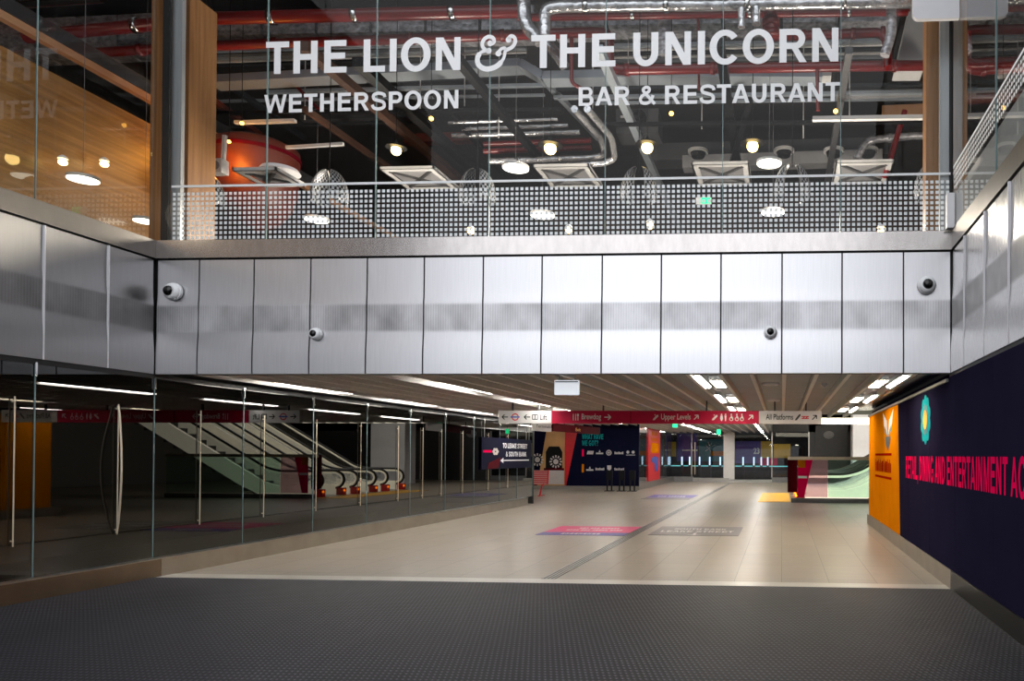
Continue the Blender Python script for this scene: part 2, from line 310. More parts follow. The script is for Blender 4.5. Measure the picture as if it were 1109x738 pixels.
def words(name, s, o, r, cap, width, mat, label, cat, group=None):
    """a line of lettering as one thing, each word a part"""
    adv = lambda u: sum(glyph(c)[1]+.035 for c in u)
    k = width/(adv(s)-.1); o = Vector(o); r = Vector(r).normalized(); t = thing(name, o+r*width/2, label, cat, group); x = 0
    for w in s.split(' '):
        L = adv(w); m = MB(); text(m, w, o+r*(x*k), r, Vector((0, 0, 1)), cap, (L-.1)*k); m.build('word', mat, t); x += L+adv(' ')
    return t
def soft_text(name, s, o, r, up, size, width, mat, parent, off=.012):
    """ordinary upright lettering for small signs"""
    cu = bpy.data.curves.new('lettering', 'FONT'); cu.body = s; cu.offset = off; cu.size = 1
    t = bpy.data.objects.new('lettering', cu); COL.objects.link(t); bpy.context.view_layer.update()
    me = bpy.data.meshes.new_from_object(t.evaluated_get(bpy.context.evaluated_depsgraph_get()))
    vs = [v.co.copy() for v in me.vertices]; fs = [tuple(p.vertices) for p in me.polygons]
    bpy.data.objects.remove(t); x0 = min(v.x for v in vs); x1 = max(v.x for v in vs)
    o, r, up = Vector(o), Vector(r).normalized(), Vector(up).normalized(); k = width/(x1-x0)
    mb = MB(); mb.add([o+r*((v.x-x0)*k)+up*(v.y*size) for v in vs], fs); return mb.build(name, mat, parent)
X, Y_, Z = Vector((1, 0, 0)), Vector((0, 1, 0)), Vector((0, 0, 1))

# ------------------------------------------------------------------ main dimensions
XL, XR, YF = -8.377, 2.126, 9.405
Z0, Z1, Z2 = 2.70, 4.249, 4.487
YLE, YRE = 24.43, 18.08      # ends of the left glass wall and of the right hoarding

# ------------------------------------------------------------------ floor, matting
struct('floor', B(-16, 17, -6, 54, -.2, 0), 'floor')
tag(B(-8.25, 2.09, -6, 9.28, 0, .012).build('entrance_mat', 'mat'), 'dark grey studded entrance matting covering the whole foreground floor', 'mat')
tag(B(-8.25, 2.09, 9.29, 9.62, 0, .006).build('pale_floor_strip', 'floor_strip'), 'paler floor strip along the edge of the dark matting', 'floor_strip')  # strip of floor in a paler tone than the tiles
dr = thing('drain_channel', (-3.08, 25, 0), 'long dark steel drain channel crossing the tiled floor into the distance', 'drain')
B(-3.17, -3.00, 9.63, 45.2, .0, .005).build('channel_bed', 'dgrey', dr)
for x in (-3.165, -3.115, -3.065, -3.015): B(x-.012, x+.012, 9.63, 45.2, .004, .010).build('channel_rail', 'steel', dr)

# ------------------------------------------------------------------ steel fascia
fx = [-8.36, -7.77, -7.01, -6.23, -5.46, -4.69, -3.90, -3.12, -2.33, -1.56, -.79, -.01, .75, 1.52, 2.11]
def clad(a, b, horiz, pos, sgn):
    """one shallow formed panel; a..b along the wall"""
    prof = [(Z0, .026), (2.85, .030), (2.97, .0285), (3.06, .022), (3.15, .011), (3.22, .004), (3.27, .002), (3.44, .001), (3.60, .002), (3.64, .001), (3.72, -.009), (3.80, -.014), (3.95, -.016), (4.225, -.017)]
    prof = [(z, d+.018) for z, d in prof]
    m = MB(); g = .010; n = len(prof)
    us = (a+g, b-g); vs = []
    for u in us:
        for z, d in prof:
            vs.append((u, pos-d*.55, z) if horiz else (pos+sgn*d*.55, u, z))
    back = [((u, pos+.03, z) if horiz else (pos-sgn*.03, u, z)) for u in us for z in (Z0, 4.225)]
    m.add(vs, [(i, i+1, n+i+1, n+i) for i in range(n-1)], False)
    m.add(vs+back, [tuple(range(n))+(2*n+1, 2*n), tuple(range(n, 2*n))+(2*n+3, 2*n+2), (0, n, 2*n+2, 2*n), (n-1, 2*n-1, 2*n+3, 2*n+1)])
    m.smooth[:n-1] = [True]*(n-1); return m
for i in range(14):
    w = 'first and narrowest' if i == 0 else ('last' if i == 13 else ORD[i])
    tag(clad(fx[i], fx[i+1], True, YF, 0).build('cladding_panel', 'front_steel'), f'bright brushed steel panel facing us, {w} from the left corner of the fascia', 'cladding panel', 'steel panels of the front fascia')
ly = [9.37, 8.69, 7.89, 7.09, 6.2, 5.2, 4.2]
for i in range(6):
    tag(clad(ly[i+1], ly[i], False, XL, 1).build('cladding_panel', 'left_steel_shaded'), f'shade-darkened steel panel on the left side wall, {ORD[i]} from the corner', 'cladding panel', 'steel panels of the left side fascia'); B(XL-.02, XL+.03, ly[i+1]-.010, ly[i+1]+.006, Z0, 4.225).build('edge_trim', 'white', LAST[0])
ry = [9.37, 8.71, 7.85, 7.01, 6.15, 5.3, 4.4]
for i in range(6):
    tag(clad(ry[i+1], ry[i], False, XR, -1).build('cladding_panel', 'side_steel_shaded'), f'shade-toned steel panel on the right side wall, {ORD[i]} from the corner', 'cladding panel', 'steel panels of the right side fascia'); B(XR-.03, XR+.02, ry[i+1]-.010, ry[i+1]+.006, Z0, 4.225).build('edge_trim', 'white', LAST[0])
struct('wall_fascia_backing', B(XL-.06, XR+.06, YF+.035, YF+.12, Z0, Z2), 'dark')
struct('wall_left_fascia_backing', B(XL-.12, XL-.035, 2, YF+.1, Z0, Z2), 'dark')
struct('wall_right_fascia_backing', B(XR+.035, XR+.12, 2, YF+.1, Z0, Z2), 'dark')
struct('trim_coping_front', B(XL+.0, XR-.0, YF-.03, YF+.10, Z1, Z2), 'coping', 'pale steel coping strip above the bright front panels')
struct('trim_coping_left', B(XL-.10, XL+.02, 2, YF-.031, Z1, Z2), 'coping_shaded', 'shade-darkened steel coping strip above the left side panels')
struct('trim_coping_right', B(XR-.02, XR+.10, 2, YF-.031, Z1, Z2), 'coping_shaded', 'steel coping strip climbing above the right side panels')

# ------------------------------------------------------------------ security cameras on the fascia
def camera_unit(px, py, s, aim, label):
    c = P(px, py, Y=YF-.018); t = thing('security_camera', (c.x, c.y, c.z), label, 'security camera', 'dome cameras on the steel fascia')
    MB().lathe(c, [(s, 0), (s, .025), (s*.97, .035)], 24, (0, -1, 0)).build('mounting_ring', 'letter', t)
    hs = MB().lathe(c, [(s*.92, .03), (s*.9, .06), (s*.72, .085), (s*.6, .09)], 24, (0, -1, 0)); hs = hs.build('housing', 'letter', t)
    d = Vector(aim).normalized(); q = c+Vector((0, -.055, 0))+d*s*.25
    m = MB().lathe(q, [(s*.56, 0), (s*.54, s*.14), (s*.45, s*.32), (s*.27, s*.44), (.001, s*.48)], 20, d); m.build('dome', 'lens', hs)
camera_unit(189, 316.5, .12, (-.35, -1, .05), 'white dome security camera near the left corner, upper left of the fascia')
camera_unit(343.5, 362.5, .085, (-.15, -1, .1), 'small white dome camera low on the fourth fascia panel')
camera_unit(834.5, 360.5, .085, (0, -1, .05), 'small white dome camera low on the right half of the fascia')
camera_unit(1003.5, 309.5, .115, (.02, -1, .1), 'white dome security camera on the last fascia panel by the right corner')

# ------------------------------------------------------------------ upper glazing, frit, lettering
px = [-8.3, -6.88, -5.38, -3.85, -2.31, -.78, .73, 2.11]
YG = YF+.04
def frit(mb, a, b, z0, rows, sp, dot, mk):
    n = int((b-a)/sp)
    off = (b-a-n*sp)/2+sp/2
    for i in range(n):
        for j in range(rows):
            u = a+off+i*sp; z = z0+j*sp; h = dot/2
            mb.quad(mk(u-h, z-h), mk(u+h, z-h), mk(u+h, z+h), mk(u-h, z+h))
for i in range(7):
    a, b = px[i], px[i+1]; w = MB().quad((a+.006, YG, Z2), (b-.006, YG, Z2), (b-.006, YG, 10), (a+.006, YG, 10))
    o = tag(w.build(f'window_{i+1}', 'clear'), f'clear bar window pane, {ORD[i]} from the left, above the front coping', None, None, 'structure')
    m = MB(); frit(m, max(a, -8.2), b, 4.535, 10, .0655, .040, lambda u, z: (u, YG-.006, z)); m.build('frit_dots', 'frit', o)
    B(max(a, -8.2), b, YG-.012, YG-.004, 5.213, 5.243).build('frit_line', 'frit', o)
    if i: B(a-.005, a+.005, YG-.01, YG+.012, Z2, 10).build('glass_edge', 'edge', o)
for k, (a, b) in enumerate(((7.80, 9.38), (5.9, 7.79), (3.2, 5.89))):
    o = struct(f'window_{8+k}', MB().quad((XL, a, Z2), (XL, b, Z2), (XL, b, 10), (XL, a, 10)), 'sideglass')
    B(XL-.008, XL+.006, a-.009, a+.001, Z2, 10).build('glass_edge', 'edge', o)
for k, (a, b) in enumerate(((7.5, 9.38), (5.6, 7.49), (3.2, 5.59))):
    o = struct(f'window_{11+k}', MB().quad((XR, a, Z2), (XR, b, Z2), (XR, b, 10), (XR, a, 10)), 'sideglass')
    B(XR-.008, XR+.012, a-.012, a+.002, Z2, 10).build('glass_edge', 'edge', o)
    m = MB(); frit(m, a, min(b, 9.3), 4.99, 4, .0655, .038, lambda u, z: (XR-.006, u, z)); m.build('frit_dots', 'frit', o)
    B(XR-.012, XR-.004, a, min(b, 9.3), 5.235, 5.262).build('frit_line', 'frit', o)
struct('wall_right_upstand', B(XR+.03, XR+.08, 3, 9.3, Z2, 4.955), 'lgrey', 'grey upstand behind the right side glass, below the dotted band')
YS = YG-.012
def sign(s, a, b, cap, label):
    p, q = P(*a, Y=YS), P(*b, Y=YS)
    words('shopfront_lettering', s, p, q-p, cap, (q-p).length, 'letter', label, 'sign', 'white lettering on the bar windows')
sign('THE LION @ THE UNICORN', (289, 80.5), (911, 66.5), .435, 'largest white line of lettering, THE LION & THE UNICORN, on the bar glass')
sign('WETHERSPOON', (287, 122.6), (498, 117.3), .245, 'smaller white lettering WETHERSPOON below THE LION on the bar glass')
sign('BAR & RESTAURANT', (626, 114.8), (910, 109.6), .245, 'smaller white lettering BAR & RESTAURANT below THE UNICORN on the bar glass')

# corner mullions and timber columns
struct('trim_corner_left', B(-8.37, -8.27, YG+.012, YG+.05, Z2, 10), 'dark'); struct('trim_corner_right', B(2.105, 2.135, YG+.01, YG+.06, Z2, 10), 'dark')
tag(B(-8.31, -8.17, YG+.10, YG+.16, 4.3, 10).build('steel_mullion', 'mullion'), 'tall satin steel mullion inside the left corner of the bar glass', 'mullion')
tag(B(1.985, 2.10, YG+.03, YG+.10, 4.3, 10).build('steel_mullion', 'mullion'), 'tall satin steel mullion inside the right corner of the bar glass', 'mullion')
tag(B(-8.62, -8.30, 9.82, 10.32, 4.3, 8.1).build('timber_column', 'oakv'), 'oak-clad column behind the left steel mullion in the bar', 'column')
tag(B(-8.68, -8.52, 9.62, 9.74, 4.3, 10).build('timber_post', 'oakv'), 'slim oak post behind the left side glass at the corner', 'post')
tag(B(1.86, 2.04, 9.72, 9.95, 4.3, 9.0).build('timber_post', 'oakv'), 'slim oak post behind the right steel mullion', 'post')
tc = MB().lathe((2.275, 9.64, 5.0), [(.082, 0), (.082, 1.62), (.075, 1.63), (.075, 1.66), (.082, 1.67), (.082, 4.5)], 24)
o = thing('timber_column', (2.275, 9.64, 4.3), 'round oak column on a black base behind the right side glass', 'column')
tc.build('shaft', 'oakv', o); MB().lathe((2.275, 9.64, 4.3), [(.09, 0), (.09, .72)], 24).build('base', 'dgrey', o)
cb = thing('corner_box', (2.05, 9.32, Z2), 'white upright box at the right corner on top of the coping', 'box')
m = MB(); a = [(1.985, 9.36, Z2), (2.105, 9.36, Z2), (2.105, 9.36, 4.93), (1.985, 9.36, 4.93)]; m.prism([(2.03, 9.25, Z2), (2.12, 9.25, Z2), (2.12, 9.25, 4.92), (2.03, 9.25, 4.92)], (0, .1, 0)); m.build('casing', 'white', cb)
# hanging white panel at the very top right
hp = thing('hanging_light_box', (1.85, 9.15, 6.98), 'white rounded panel hanging at the top right corner in front of the bar glass', 'panel')
r = .07; bx = [(1.56+r+r*math.cos(a), 6.95+r+r*math.sin(a)) for a in [PI+PI/2*k/8 for k in range(9)]]
MB().prism([(x, 9.0, z) for x, z in bx]+[(2.118, 9.0, 6.95), (2.118, 9.0, 8.6), (1.56, 9.0, 8.6)], (0, .06, 0)).build('face', 'white', hp)
B(1.72, 1.78, 9.06, 9.10, 7.3, 9.4).build('hanger', 'grey', hp)

# ------------------------------------------------------------------ bar interior shell
struct('floor_bar', B(-22, 14, YF+.13, 26, 4.05, 4.28), 'dgrey'); struct('floor_bar_left', B(-22, XL-.13, 2, YF+.13, 4.05, 4.28), 'dgrey'); struct('floor_bar_right', B(XR+.13, 14, 2, YF+.13, 4.05, 4.28), 'dgrey')
struct('ceiling_bar', B(-22, 14, YF, 26, 9.5, 9.7), 'barceil'); struct('ceiling_bar_left', B(-22, XL, 2, YF, 9.5, 9.7), 'barceil'); struct('ceiling_bar_right', B(XR, 14, 2, YF, 9.5, 9.7), 'barceil')
struct('wall_bar_back', B(-22, 14, 22, 22.2, 4.2, 9.5), 'barwall'); struct('wall_bar_left', B(-22.2, -22, 2, 22, 4.2, 9.5), 'barwall'); struct('wall_bar_right', B(14, 14.2, 2, 22, 4.2, 9.5), 'barwall')
struct('wall_bar_left_end', B(-22, XL, 1.8, 2, 4.2, 9.5), 'barwall'); struct('wall_bar_right_end', B(XR, 14, 1.8, 2, 4.2, 9.5), 'barwall')
struct('wall_bar_timber', B(-9.95, -9.80, 2.2, 11.2, 4.28, 6.75), 'oak', 'oak-boarded wall behind the left side glass')

# pipes ---------------------------------------------------------------
def bend(pts, r, n=6):
    """round the corners of a polyline"""
    pts = [Vector(p) for p in pts]; o = [pts[0]]
    for i in range(1, len(pts)-1):
        a, b, c = pts[i-1], pts[i], pts[i+1]; u = (a-b).normalized(); v = (c-b).normalized(); q = min(r, (a-b).length*.45, (c-b).length*.45)
        for k in range(n+1):
            t = k/n; o.append((b+u*q)*(1-t)**2+b*2*t*(1-t)+(b+v*q)*t*t)
    return o+[pts[-1]]
def pipe(name, pts, r, mat, label, cat='pipe', group=None, cpl=(), clip=None, br=.2, Y=None, n=14):
    w = [P(x, y, Y=(Y if len(q) == 0 else q[0])) for x, y, *q in pts]
    t = thing(name, w[0], label, cat, group); MB().tube(bend(w, br), r, n).build('run', mat, t)
    for k, f in cpl:                                # couplings: segment index, fraction
        a, b = w[k], w[k+1]; c = a.lerp(b, f); d = (b-a).normalized()
        MB().lathe(c, [(r*1.02, -r*.5), (r*1.22, -r*.45), (r*1.22, r*.45), (r*1.02, r*.5)], 16, d).build('coupling', mat if clip is None else clip, t)
    return t
g = 'red sprinkler pipes under the bar ceiling'
pipe('sprinkler_pipe', [(28, 40), (228, 20), (566, 12)], .092, 'red', 'thick red sprinkler pipe along the top of the left half of the bar', 'pipe', g, [(0, .6), (1, .2), (1, .47), (1, .78)], 'chrome', Y=11)
pipe('sprinkler_pipe', [(90, 58), (215, 50), (640, 35), (660, 36), (660, 76), (985, 71), (1015, 71)], .075, 'red', 'long red sprinkler pipe crossing behind the sign and dropping beside UNICORN', 'pipe', g, [(0, .5), (1, .2), (1, .55), (1, .78), (4, .06), (4, .35), (4, .95)], None, Y=11.4)
pipe('sprinkler_pipe', [(560, 19), (985, 13)], .055, 'red', 'thinner red pipe just below the top silver pipe, right half', 'pipe', g, [(0, .3), (0, .6), (0, .85)], 'chrome', Y=11.6)
pipe('sprinkler_pipe', [(832, 40), (960, 35), (962, 73)], .07, 'red', 'short red pipe with an elbow right of UNICORN', 'pipe', g, [(0, .3), (0, .72), (0, .97)], None, Y=11.3)
pipe('sprinkler_pipe', [(619, 40), (619, 90), (630, 96)], .03, 'red', 'thin red drop pipe behind the E of the second THE', 'pipe', g, Y=11.4)
pipe('sprinkler_pipe', [(756, 15), (757, 98)], .022, 'red', 'thin red drop pipe between the N and I of UNICORN', 'pipe', g, Y=11.6)
pipe('sprinkler_pipe', [(885, 74), (886, 120)], .03, 'red', 'thin red drop pipe under the N of UNICORN', 'pipe', g, Y=11.4)
pipe('sprinkler_pipe', [(834, 14), (836, 42)], .11, 'red', 'fat red valve pipe above the R of UNICORN', 'pipe', g, [(0, .4), (0, .85)], None, Y=11.2)
pipe('sprinkler_pipe', [(980, 120), (958, 192)], .05, 'red', 'slanting dark red pipe at the right end beside the timber post', 'pipe', g, Y=13)
pipe('sprinkler_pipe', [(524, 156), (640, 152)], .05, 'red', 'upper of two red pipes behind the middle pendant lamp', 'pipe', g, Y=14)
pipe('sprinkler_pipe', [(524, 164), (640, 160)], .05, 'red', 'lower of two red pipes behind the middle pendant lamp', 'pipe', g, Y=13.6)
pipe('sprinkler_pipe', [(1046, 36), (1046, 76), (1109, 72), (1160, 69)], .08, 'red', 'red pipe with an elbow seen through the right side glass', 'pipe', g, [(1, .3)], None, Y=11)
pipe('sprinkler_pipe', [(306, 78), (345, 118)], .03, 'red', 'thin slanting red pipe behind the H of THE LION', 'pipe', g, Y=12.5)
g = 'silver foil-wrapped pipes under the bar ceiling'
pipe('foil_pipe', [(590, 40), (590, 10), (606, 7), (800, 5), (990, 2)], .085, 'foil', 'foil-wrapped pipe along the very top right ending in a drop behind THE', 'pipe', g, [(2, .15), (2, .6), (3, .05), (3, .6)], 'chrome', Y=10.9)
pipe('foil_pipe', [(567, -8), (568, 26), (585, 45)], .1, 'foil', 'crumpled foil pipe dropping behind the gap before the second THE', 'pipe', g, Y=10.9)
pipe('foil_pipe', [(592, 45), (612, 72)], .085, 'foil', 'short crumpled foil pipe end behind the second THE', 'pipe', g, Y=11.8)
pipe('foil_pipe', [(803, 4), (803, 30)], .055, 'foil', 'left of two short foil stubs above the C and O', 'pipe', g, Y=10.9)
pipe('foil_pipe', [(819, 0), (819, 26)], .065, 'foil', 'right of two short foil stubs above the C and O', 'pipe', g, Y=10.9)
pipe('foil_pipe', [(720, 18), (719, 62)], .12, 'foildark', 'wide crumpled foil pipe behind the first U of UNICORN', 'pipe', g, Y=11.9)
pipe('foil_pipe', [(965, 8), (966, 36), (958, 60)], .075, 'foildark', 'crumpled foil pipe beside the white bulkhead at right', 'pipe', g, Y=11.1)
pipe('foil_pipe', [(530, 175), (640, 171), (655, 168), (651, 150, 13), (622, 118, 11.4)], .055, 'foil', 'inner silver pipe bending up beside the middle pendant lamp', 'pipe', g, [(0, .3), (0, .7)], 'chrome', Y=13.4)
pipe('foil_pipe', [(590, 181), (655, 177), (666, 172), (663, 150, 12.6), (636, 118, 11.2)], .055, 'foil', 'outer silver pipe bending up beside the middle pendant lamp', 'pipe', g, [(0, .4)], 'chrome', Y=13)
pipe('foil_pipe', [(490, 147), (628, 143)], .05, 'foil', 'straight silver pipe below WETHERSPOON running right', 'pipe', g, [(0, .5)], None, Y=13.6)
pipe('foil_pipe', [(486, 133), (604, 129)], .03, 'foil', 'thin silver pipe just under the ceiling trunking in the middle', 'pipe', g, Y=13)
pipe('foil_pipe', [(928, 172), (938, 152), (990, 147), (1008, 147)], .07, 'foildark', 'silver pipe with an elbow at the right end of the bar', 'pipe', g, [(1, .5)], None, Y=14)
pipe('foil_pipe', [(20, 3), (110, -3)], .08, 'chrome', 'shiny pipe at the top left seen through the side glass', 'pipe', g, Y=10.6)
# flexible ribbed duct
a, b = P(905, 103, Y=13), P(1012, 99, Y=13); m = MB(); N = 60
m.tube([a.lerp(b, k/N) for k in range(N+1)], .1, 14, True, [.10+.012*(k % 2) for k in range(N+1)])
tag(m.build('flexible_duct', 'grey'), 'grey ribbed flexible duct below the red pipe at the right end', 'duct')
a, b = P(1046, 106, Y=13), P(1140, 102, Y=13); m = MB()
m.tube([a.lerp(b, k/N) for k in range(N+1)], .1, 14, True, [.10+.012*(k % 2) for k in range(N+1)])
tag(m.build('flexible_duct', 'copper'), 'reddish ribbed duct seen through the right side glass', 'duct')
# foil-faced insulated ducts, trays, trunking
def beam(name, p, q, w, h, mat, label, cat, group=None, Y=None):
    a = P(p[0], p[1], Y=(p[2] if len(p) > 2 else Y)); b = P(q[0], q[1], Y=(q[2] if len(q) > 2 else Y))
    return tag(MB().rod(a, b, w, h).build(name, mat), label, cat, group)
t = thing('insulated_duct', P(400, 34, Y=12.2), 'broad silver foil-faced duct behind the upper red pipe on the left half', 'duct')
for k in range(7):
    a, b = P(180+k*58, 36-k*1.2, Y=12.2), P(180+k*58+55, 36-(k+1)*1.2, Y=12.2); MB().rod(a, b, .5, .40).build('duct_section', 'foildark', t)
t = thing('insulated_duct', P(850, 28, Y=12.4), 'silver foil-faced duct behind the thin red pipe on the right half', 'duct')
for k in range(6):
    a, b = P(600+k*62, 30-k, Y=12.4), P(600+k*62+58, 29-k, Y=12.4); MB().rod(a, b, .5, .24).build('duct_section', 'foildark', t)
t = thing('insulated_duct', P(100, 40, Y=12.2), 'dark foil-faced duct seen through the left side glass', 'duct')
for k in range(4):
    a, b = P(10+k*44, 48-k*2, Y=12.2), P(10+k*44+42, 46-k*2, Y=12.2); MB().rod(a, b, .5, .55).build('duct_section', 'foildark', t)
m = MB(); w = [P(x, y, Y=12) for x, y in ((232, 90), (566, 72), (590, 86), (705, 83), (890, 84))]
for k in range(4): m.rod(w[k], w[k+1], .3, .13)
tag(m.build('cable_tray', 'tray'), 'wide galvanised cable tray stepping down below the second THE', 'cable tray')
g = 'thin dark bars hung under the bar ceiling'
for k, (x0, y0, x1, y1, Yd, mt, lb) in enumerate(((205, 63, 570, 52, 12.6, 'tray', 'grey bar behind the middle of THE LION'), (205, 71, 570, 60, 12.8, 'bar', 'dark bar behind the lower part of THE LION'), (660, 50, 960, 44, 12.6, 'tray', 'grey bar behind the upper part of UNICORN'), (660, 58, 960, 53, 12.8, 'bar', 'dark bar behind the middle of UNICORN'), (660, 66, 960, 61, 13, 'tray', 'grey bar behind the lower part of UNICORN'),
        (230, 95, 560, 82, 13, 'bar', 'dark bar directly above WETHERSPOON'), (290, 100, 600, 92, 13, 'tray', 'grey bar touching the top of WETHERSPOON'), (600, 97, 1008, 92, 12.8, 'bar', 'dark bar behind the top of BAR & RESTAURANT'), (600, 106, 1008, 100, 12.8, 'tray', 'grey bar behind the foot of BAR & RESTAURANT'), (230, 123, 610, 119, 12.4, 'black', 'black bar below WETHERSPOON'), (640, 135, 1008, 132, 12.4, 'black', 'black bar below BAR & RESTAURANT'), (880, 129, 1010, 127, 11.6, 'offwhite', 'long white light fitting above the right cassette'), (255, 133, 320, 131, 12, 'lgrey', 'short light fitting left of the copper dome'), (740, 178, 955, 171, 15, 'grey', 'broad grey bulkhead behind the right pendant lamp'))):
    beam('ceiling_bar', (x0, y0), (x1, y1), .08 if k < 13 else .3, (.05 if mt != 'offwhite' else .06) if k < 13 else .25, mt, lb+' in the bar', 'ceiling bar', g, Yd)
g2 = g
for k, (x0, y0, x1, y1, Yd, w, h, mt, lb) in enumerate(((222, 56, 570, 46, 12.4, .05, .04, 'tray', 'slim grey bar just under the upper red pipes, left half'), (222, 67, 570, 56, 12.7, .04, .05, 'lgrey', 'slim pale bar behind the middle of THE LION'), (222, 88, 560, 78, 12.9, .04, .05, 'lgrey', 'slim pale bar behind the feet of THE LION'),
        (230, 110, 590, 103, 13.2, .05, .04, 'tray', 'slim grey bar behind the middle of WETHERSPOON'), (660, 54, 960, 48, 12.7, .05, .04, 'lgrey', 'slim pale bar behind the middle of UNICORN'), (660, 62, 960, 57, 12.9, .05, .04, 'lgrey', 'slim pale bar behind the lower half of UNICORN'), (640, 112, 1008, 107, 13, .05, .04, 'tray', 'slim grey bar just under BAR & RESTAURANT'),
        (500, 140, 615, 136, 13.3, .05, .04, 'foil', 'slim silver bar between the straight foil pipes'), (205, 139, 420, 132, 13.4, .04, .04, 'bar', 'thin dark bar above the copper drum'), (310, 160, 372, 156, 12, .05, .05, 'lgrey', 'short pale fitting right of the copper drum'), (700, 170, 960, 163, 15.4, .5, .35, 'dgrey', 'deep dark bulkhead at the back of the bar'),
        (720, 85, 900, 84, 12.2, .25, .06, 'lgrey', 'pale flat tray beneath the long red pipe at right'), (440, 152, 520, 149, 14, .2, .16, 'copper', 'brown box fitting left of the red pipe pair'), (330, 128, 470, 124, 14, .3, .2, 'dgrey', 'dark box below WETHERSPOON'))):
    tag(MB().rod(P(x0, y0, Y=Yd), P(x1, y1, Y=Yd), w, h).build('ceiling_bar', mt), lb+' in the bar', 'ceiling bar', g2)
for a, b, mt, lb in (((577, 74, 12), (648, 150, 14.8), 'tray', 'slanting grey tray edge stepping down below the second THE'), ((206, 62, 11.6), (330, 150, 14.5), 'bar', 'slanting dark tray behind the T of THE LION'), ((208, 92, 11.6), (300, 160, 14), 'copper', 'slanting orange-brown rail above the copper drum'), ((330, 118, 12), (430, 188, 15), 'barwall', 'slanting brown beam right of the copper drum'), ((470, 100, 12), (545, 188, 15.5), 'black', 'slanting black conduit left of the middle cassette'), ((812, 108, 12), (792, 180, 14), 'black', 'slanting black conduit beside the right pendant lamp')):
    tag(MB().rod(P(a[0], a[1], Y=a[2]), P(b[0], b[1], Y=b[2]), .09, .09).build('ceiling_bar', mt), lb, 'ceiling bar', g2)
t = None
for k, (x, y0, y1) in enumerate(((330, 20, 130), (455, 18, 118), (503, 45, 115), (540, 60, 150), (642, 44, 118), (680, 40, 110), (760, 80, 140), (870, 40, 150), (920, 60, 128))):
    a, b = P(x, y0, Y=12.55), P(x, y1, Y=12.55); tag(MB().tube([(b.x, 12.55, b.z), (b.x, 12.55, 9.5)], .010, 6).build('hanger_rod', 'lgrey'), f'thin vertical hanger rod in the bar ceiling, {ORD[k]} from the left', 'rod', 'hanger rods in the bar ceiling')
g = 'trunking running away through the bar ceiling'
for k, (xw, z, w, h, mt, lb) in enumerate(((-10.05, 7.30, .22, .2, 'dgrey', 'dark trunking running back behind the left side glass'), (-9.75, 7.05, .10, .1, 'tan', 'tan rail running back beside the dark trunking at left'), (-6.9, 7.45, .14, .14, 'barwall', 'brown beam running back behind the W of WETHERSPOON'), (-6.1, 7.2, .16, .14, 'black', 'black beam running back behind WETHERSPOON'), (-4.66, 7.25, .12, .12, 'black', 'black beam running back in the middle of the bar'), (-2.6, 7.3, .12, .12, 'tray', 'grey trunking running back below the second THE'), (-.9, 7.35, .14, .12, 'black', 'black beam running back below UNICORN'), (.9, 7.2, .1, .1, 'dgrey', 'dark beam running back near the right end of the bar'))):
    tag(B(xw-w/2, xw+w/2, 5 if k < 2 else 10.2, 20, z, z+h).build('trunking', mt), lb, 'trunking', g)
tag(B(-9.7, -8.9, 7.1, 7.16, 7.27, 7.30).build('light_fitting', 'lgrey'), 'short light fitting seen at the left through the side glass, topmost', 'light fitting')
# white bulkhead by the right column, tan board, projector, speaker
w = [P(x, y, Y=11.55) for x, y in ((988, -4), (1020, -4), (1014, 40), (1002, 70), (971, 70))]
tag(MB().prism(w, (0, .5, 0)).build('ceiling_bulkhead', 'lgrey'), 'white sloping bulkhead beside the top of the right timber post', 'bulkhead')
tag(MB().rod(P(955, 121, Y=14.5), P(1000, 119, Y=14.5), .1, .2).build('tan_board', 'tan'), 'small tan board below the ribbed duct at right', 'board')
c = P(690, 131, Y=13); t = thing('projector', c, 'dark grey projector box with a round lens under BAR & RESTAURANT', 'projector')
B(c.x-.38, c.x+.38, c.y, c.y+.5, c.z-.22, c.z+.22).build('case', 'dgrey', t); MB().lathe(c+Vector((.02, 0, .04)), [(.15, 0), (.15, .04), (.11, .05), (.1, .02), (.001, .02)], 24, (0, -1, 0)).build('lens', 'lens', t); B(c.x-.3, c.x-.2, c.y-.006, c.y, c.z+.06, c.z+.1).build('badge', 'lgrey', t)
c = P(233, 179, Y=11); t = thing('loudspeaker', c, 'small white loudspeaker on a bracket beside the copper dome', 'loudspeaker')
B(c.x-.1, c.x+.1, c.y, c.y+.16, c.z-.11, c.z+.11).build('cabinet', 'offwhite', t); MB().lathe(c, [(.07, 0), (.07, .008)], 20, (0, -1, 0)).build('cone', 'grey', t); MB().rod(c+Vector((.07, .08, .1)), c+Vector((.09, .08, .5)), .05, .05).build('bracket', 'offwhite', t)
# copper dome lit orange
c = P(277, 205, Y=12.6); t = thing('copper_dome', (c.x, c.y, c.z-.6), 'large red copper drum glowing orange behind the left end of the dotted band', 'drum')
MB().lathe(c, [(.001, -.75), (.35, -.62), (.56, -.35), (.66, 0), (.68, .55), (.68, .72), (.5, .82), (.001, .84)], 40).build('shell', 'copper', t); MB().lathe(c+Vector((0, 0, .55)), [(.70, 0), (.70, .06)], 40).build('rim', 'darkred', t)
c = P(303, 187, Y=11.4); m = MB().lathe(c, [(.30, 0), (.26, .06), (.12, .1)], 28); tag(m.build('dish_shade', 'white'), 'white dish shade in front of the copper drum', 'lamp shade')

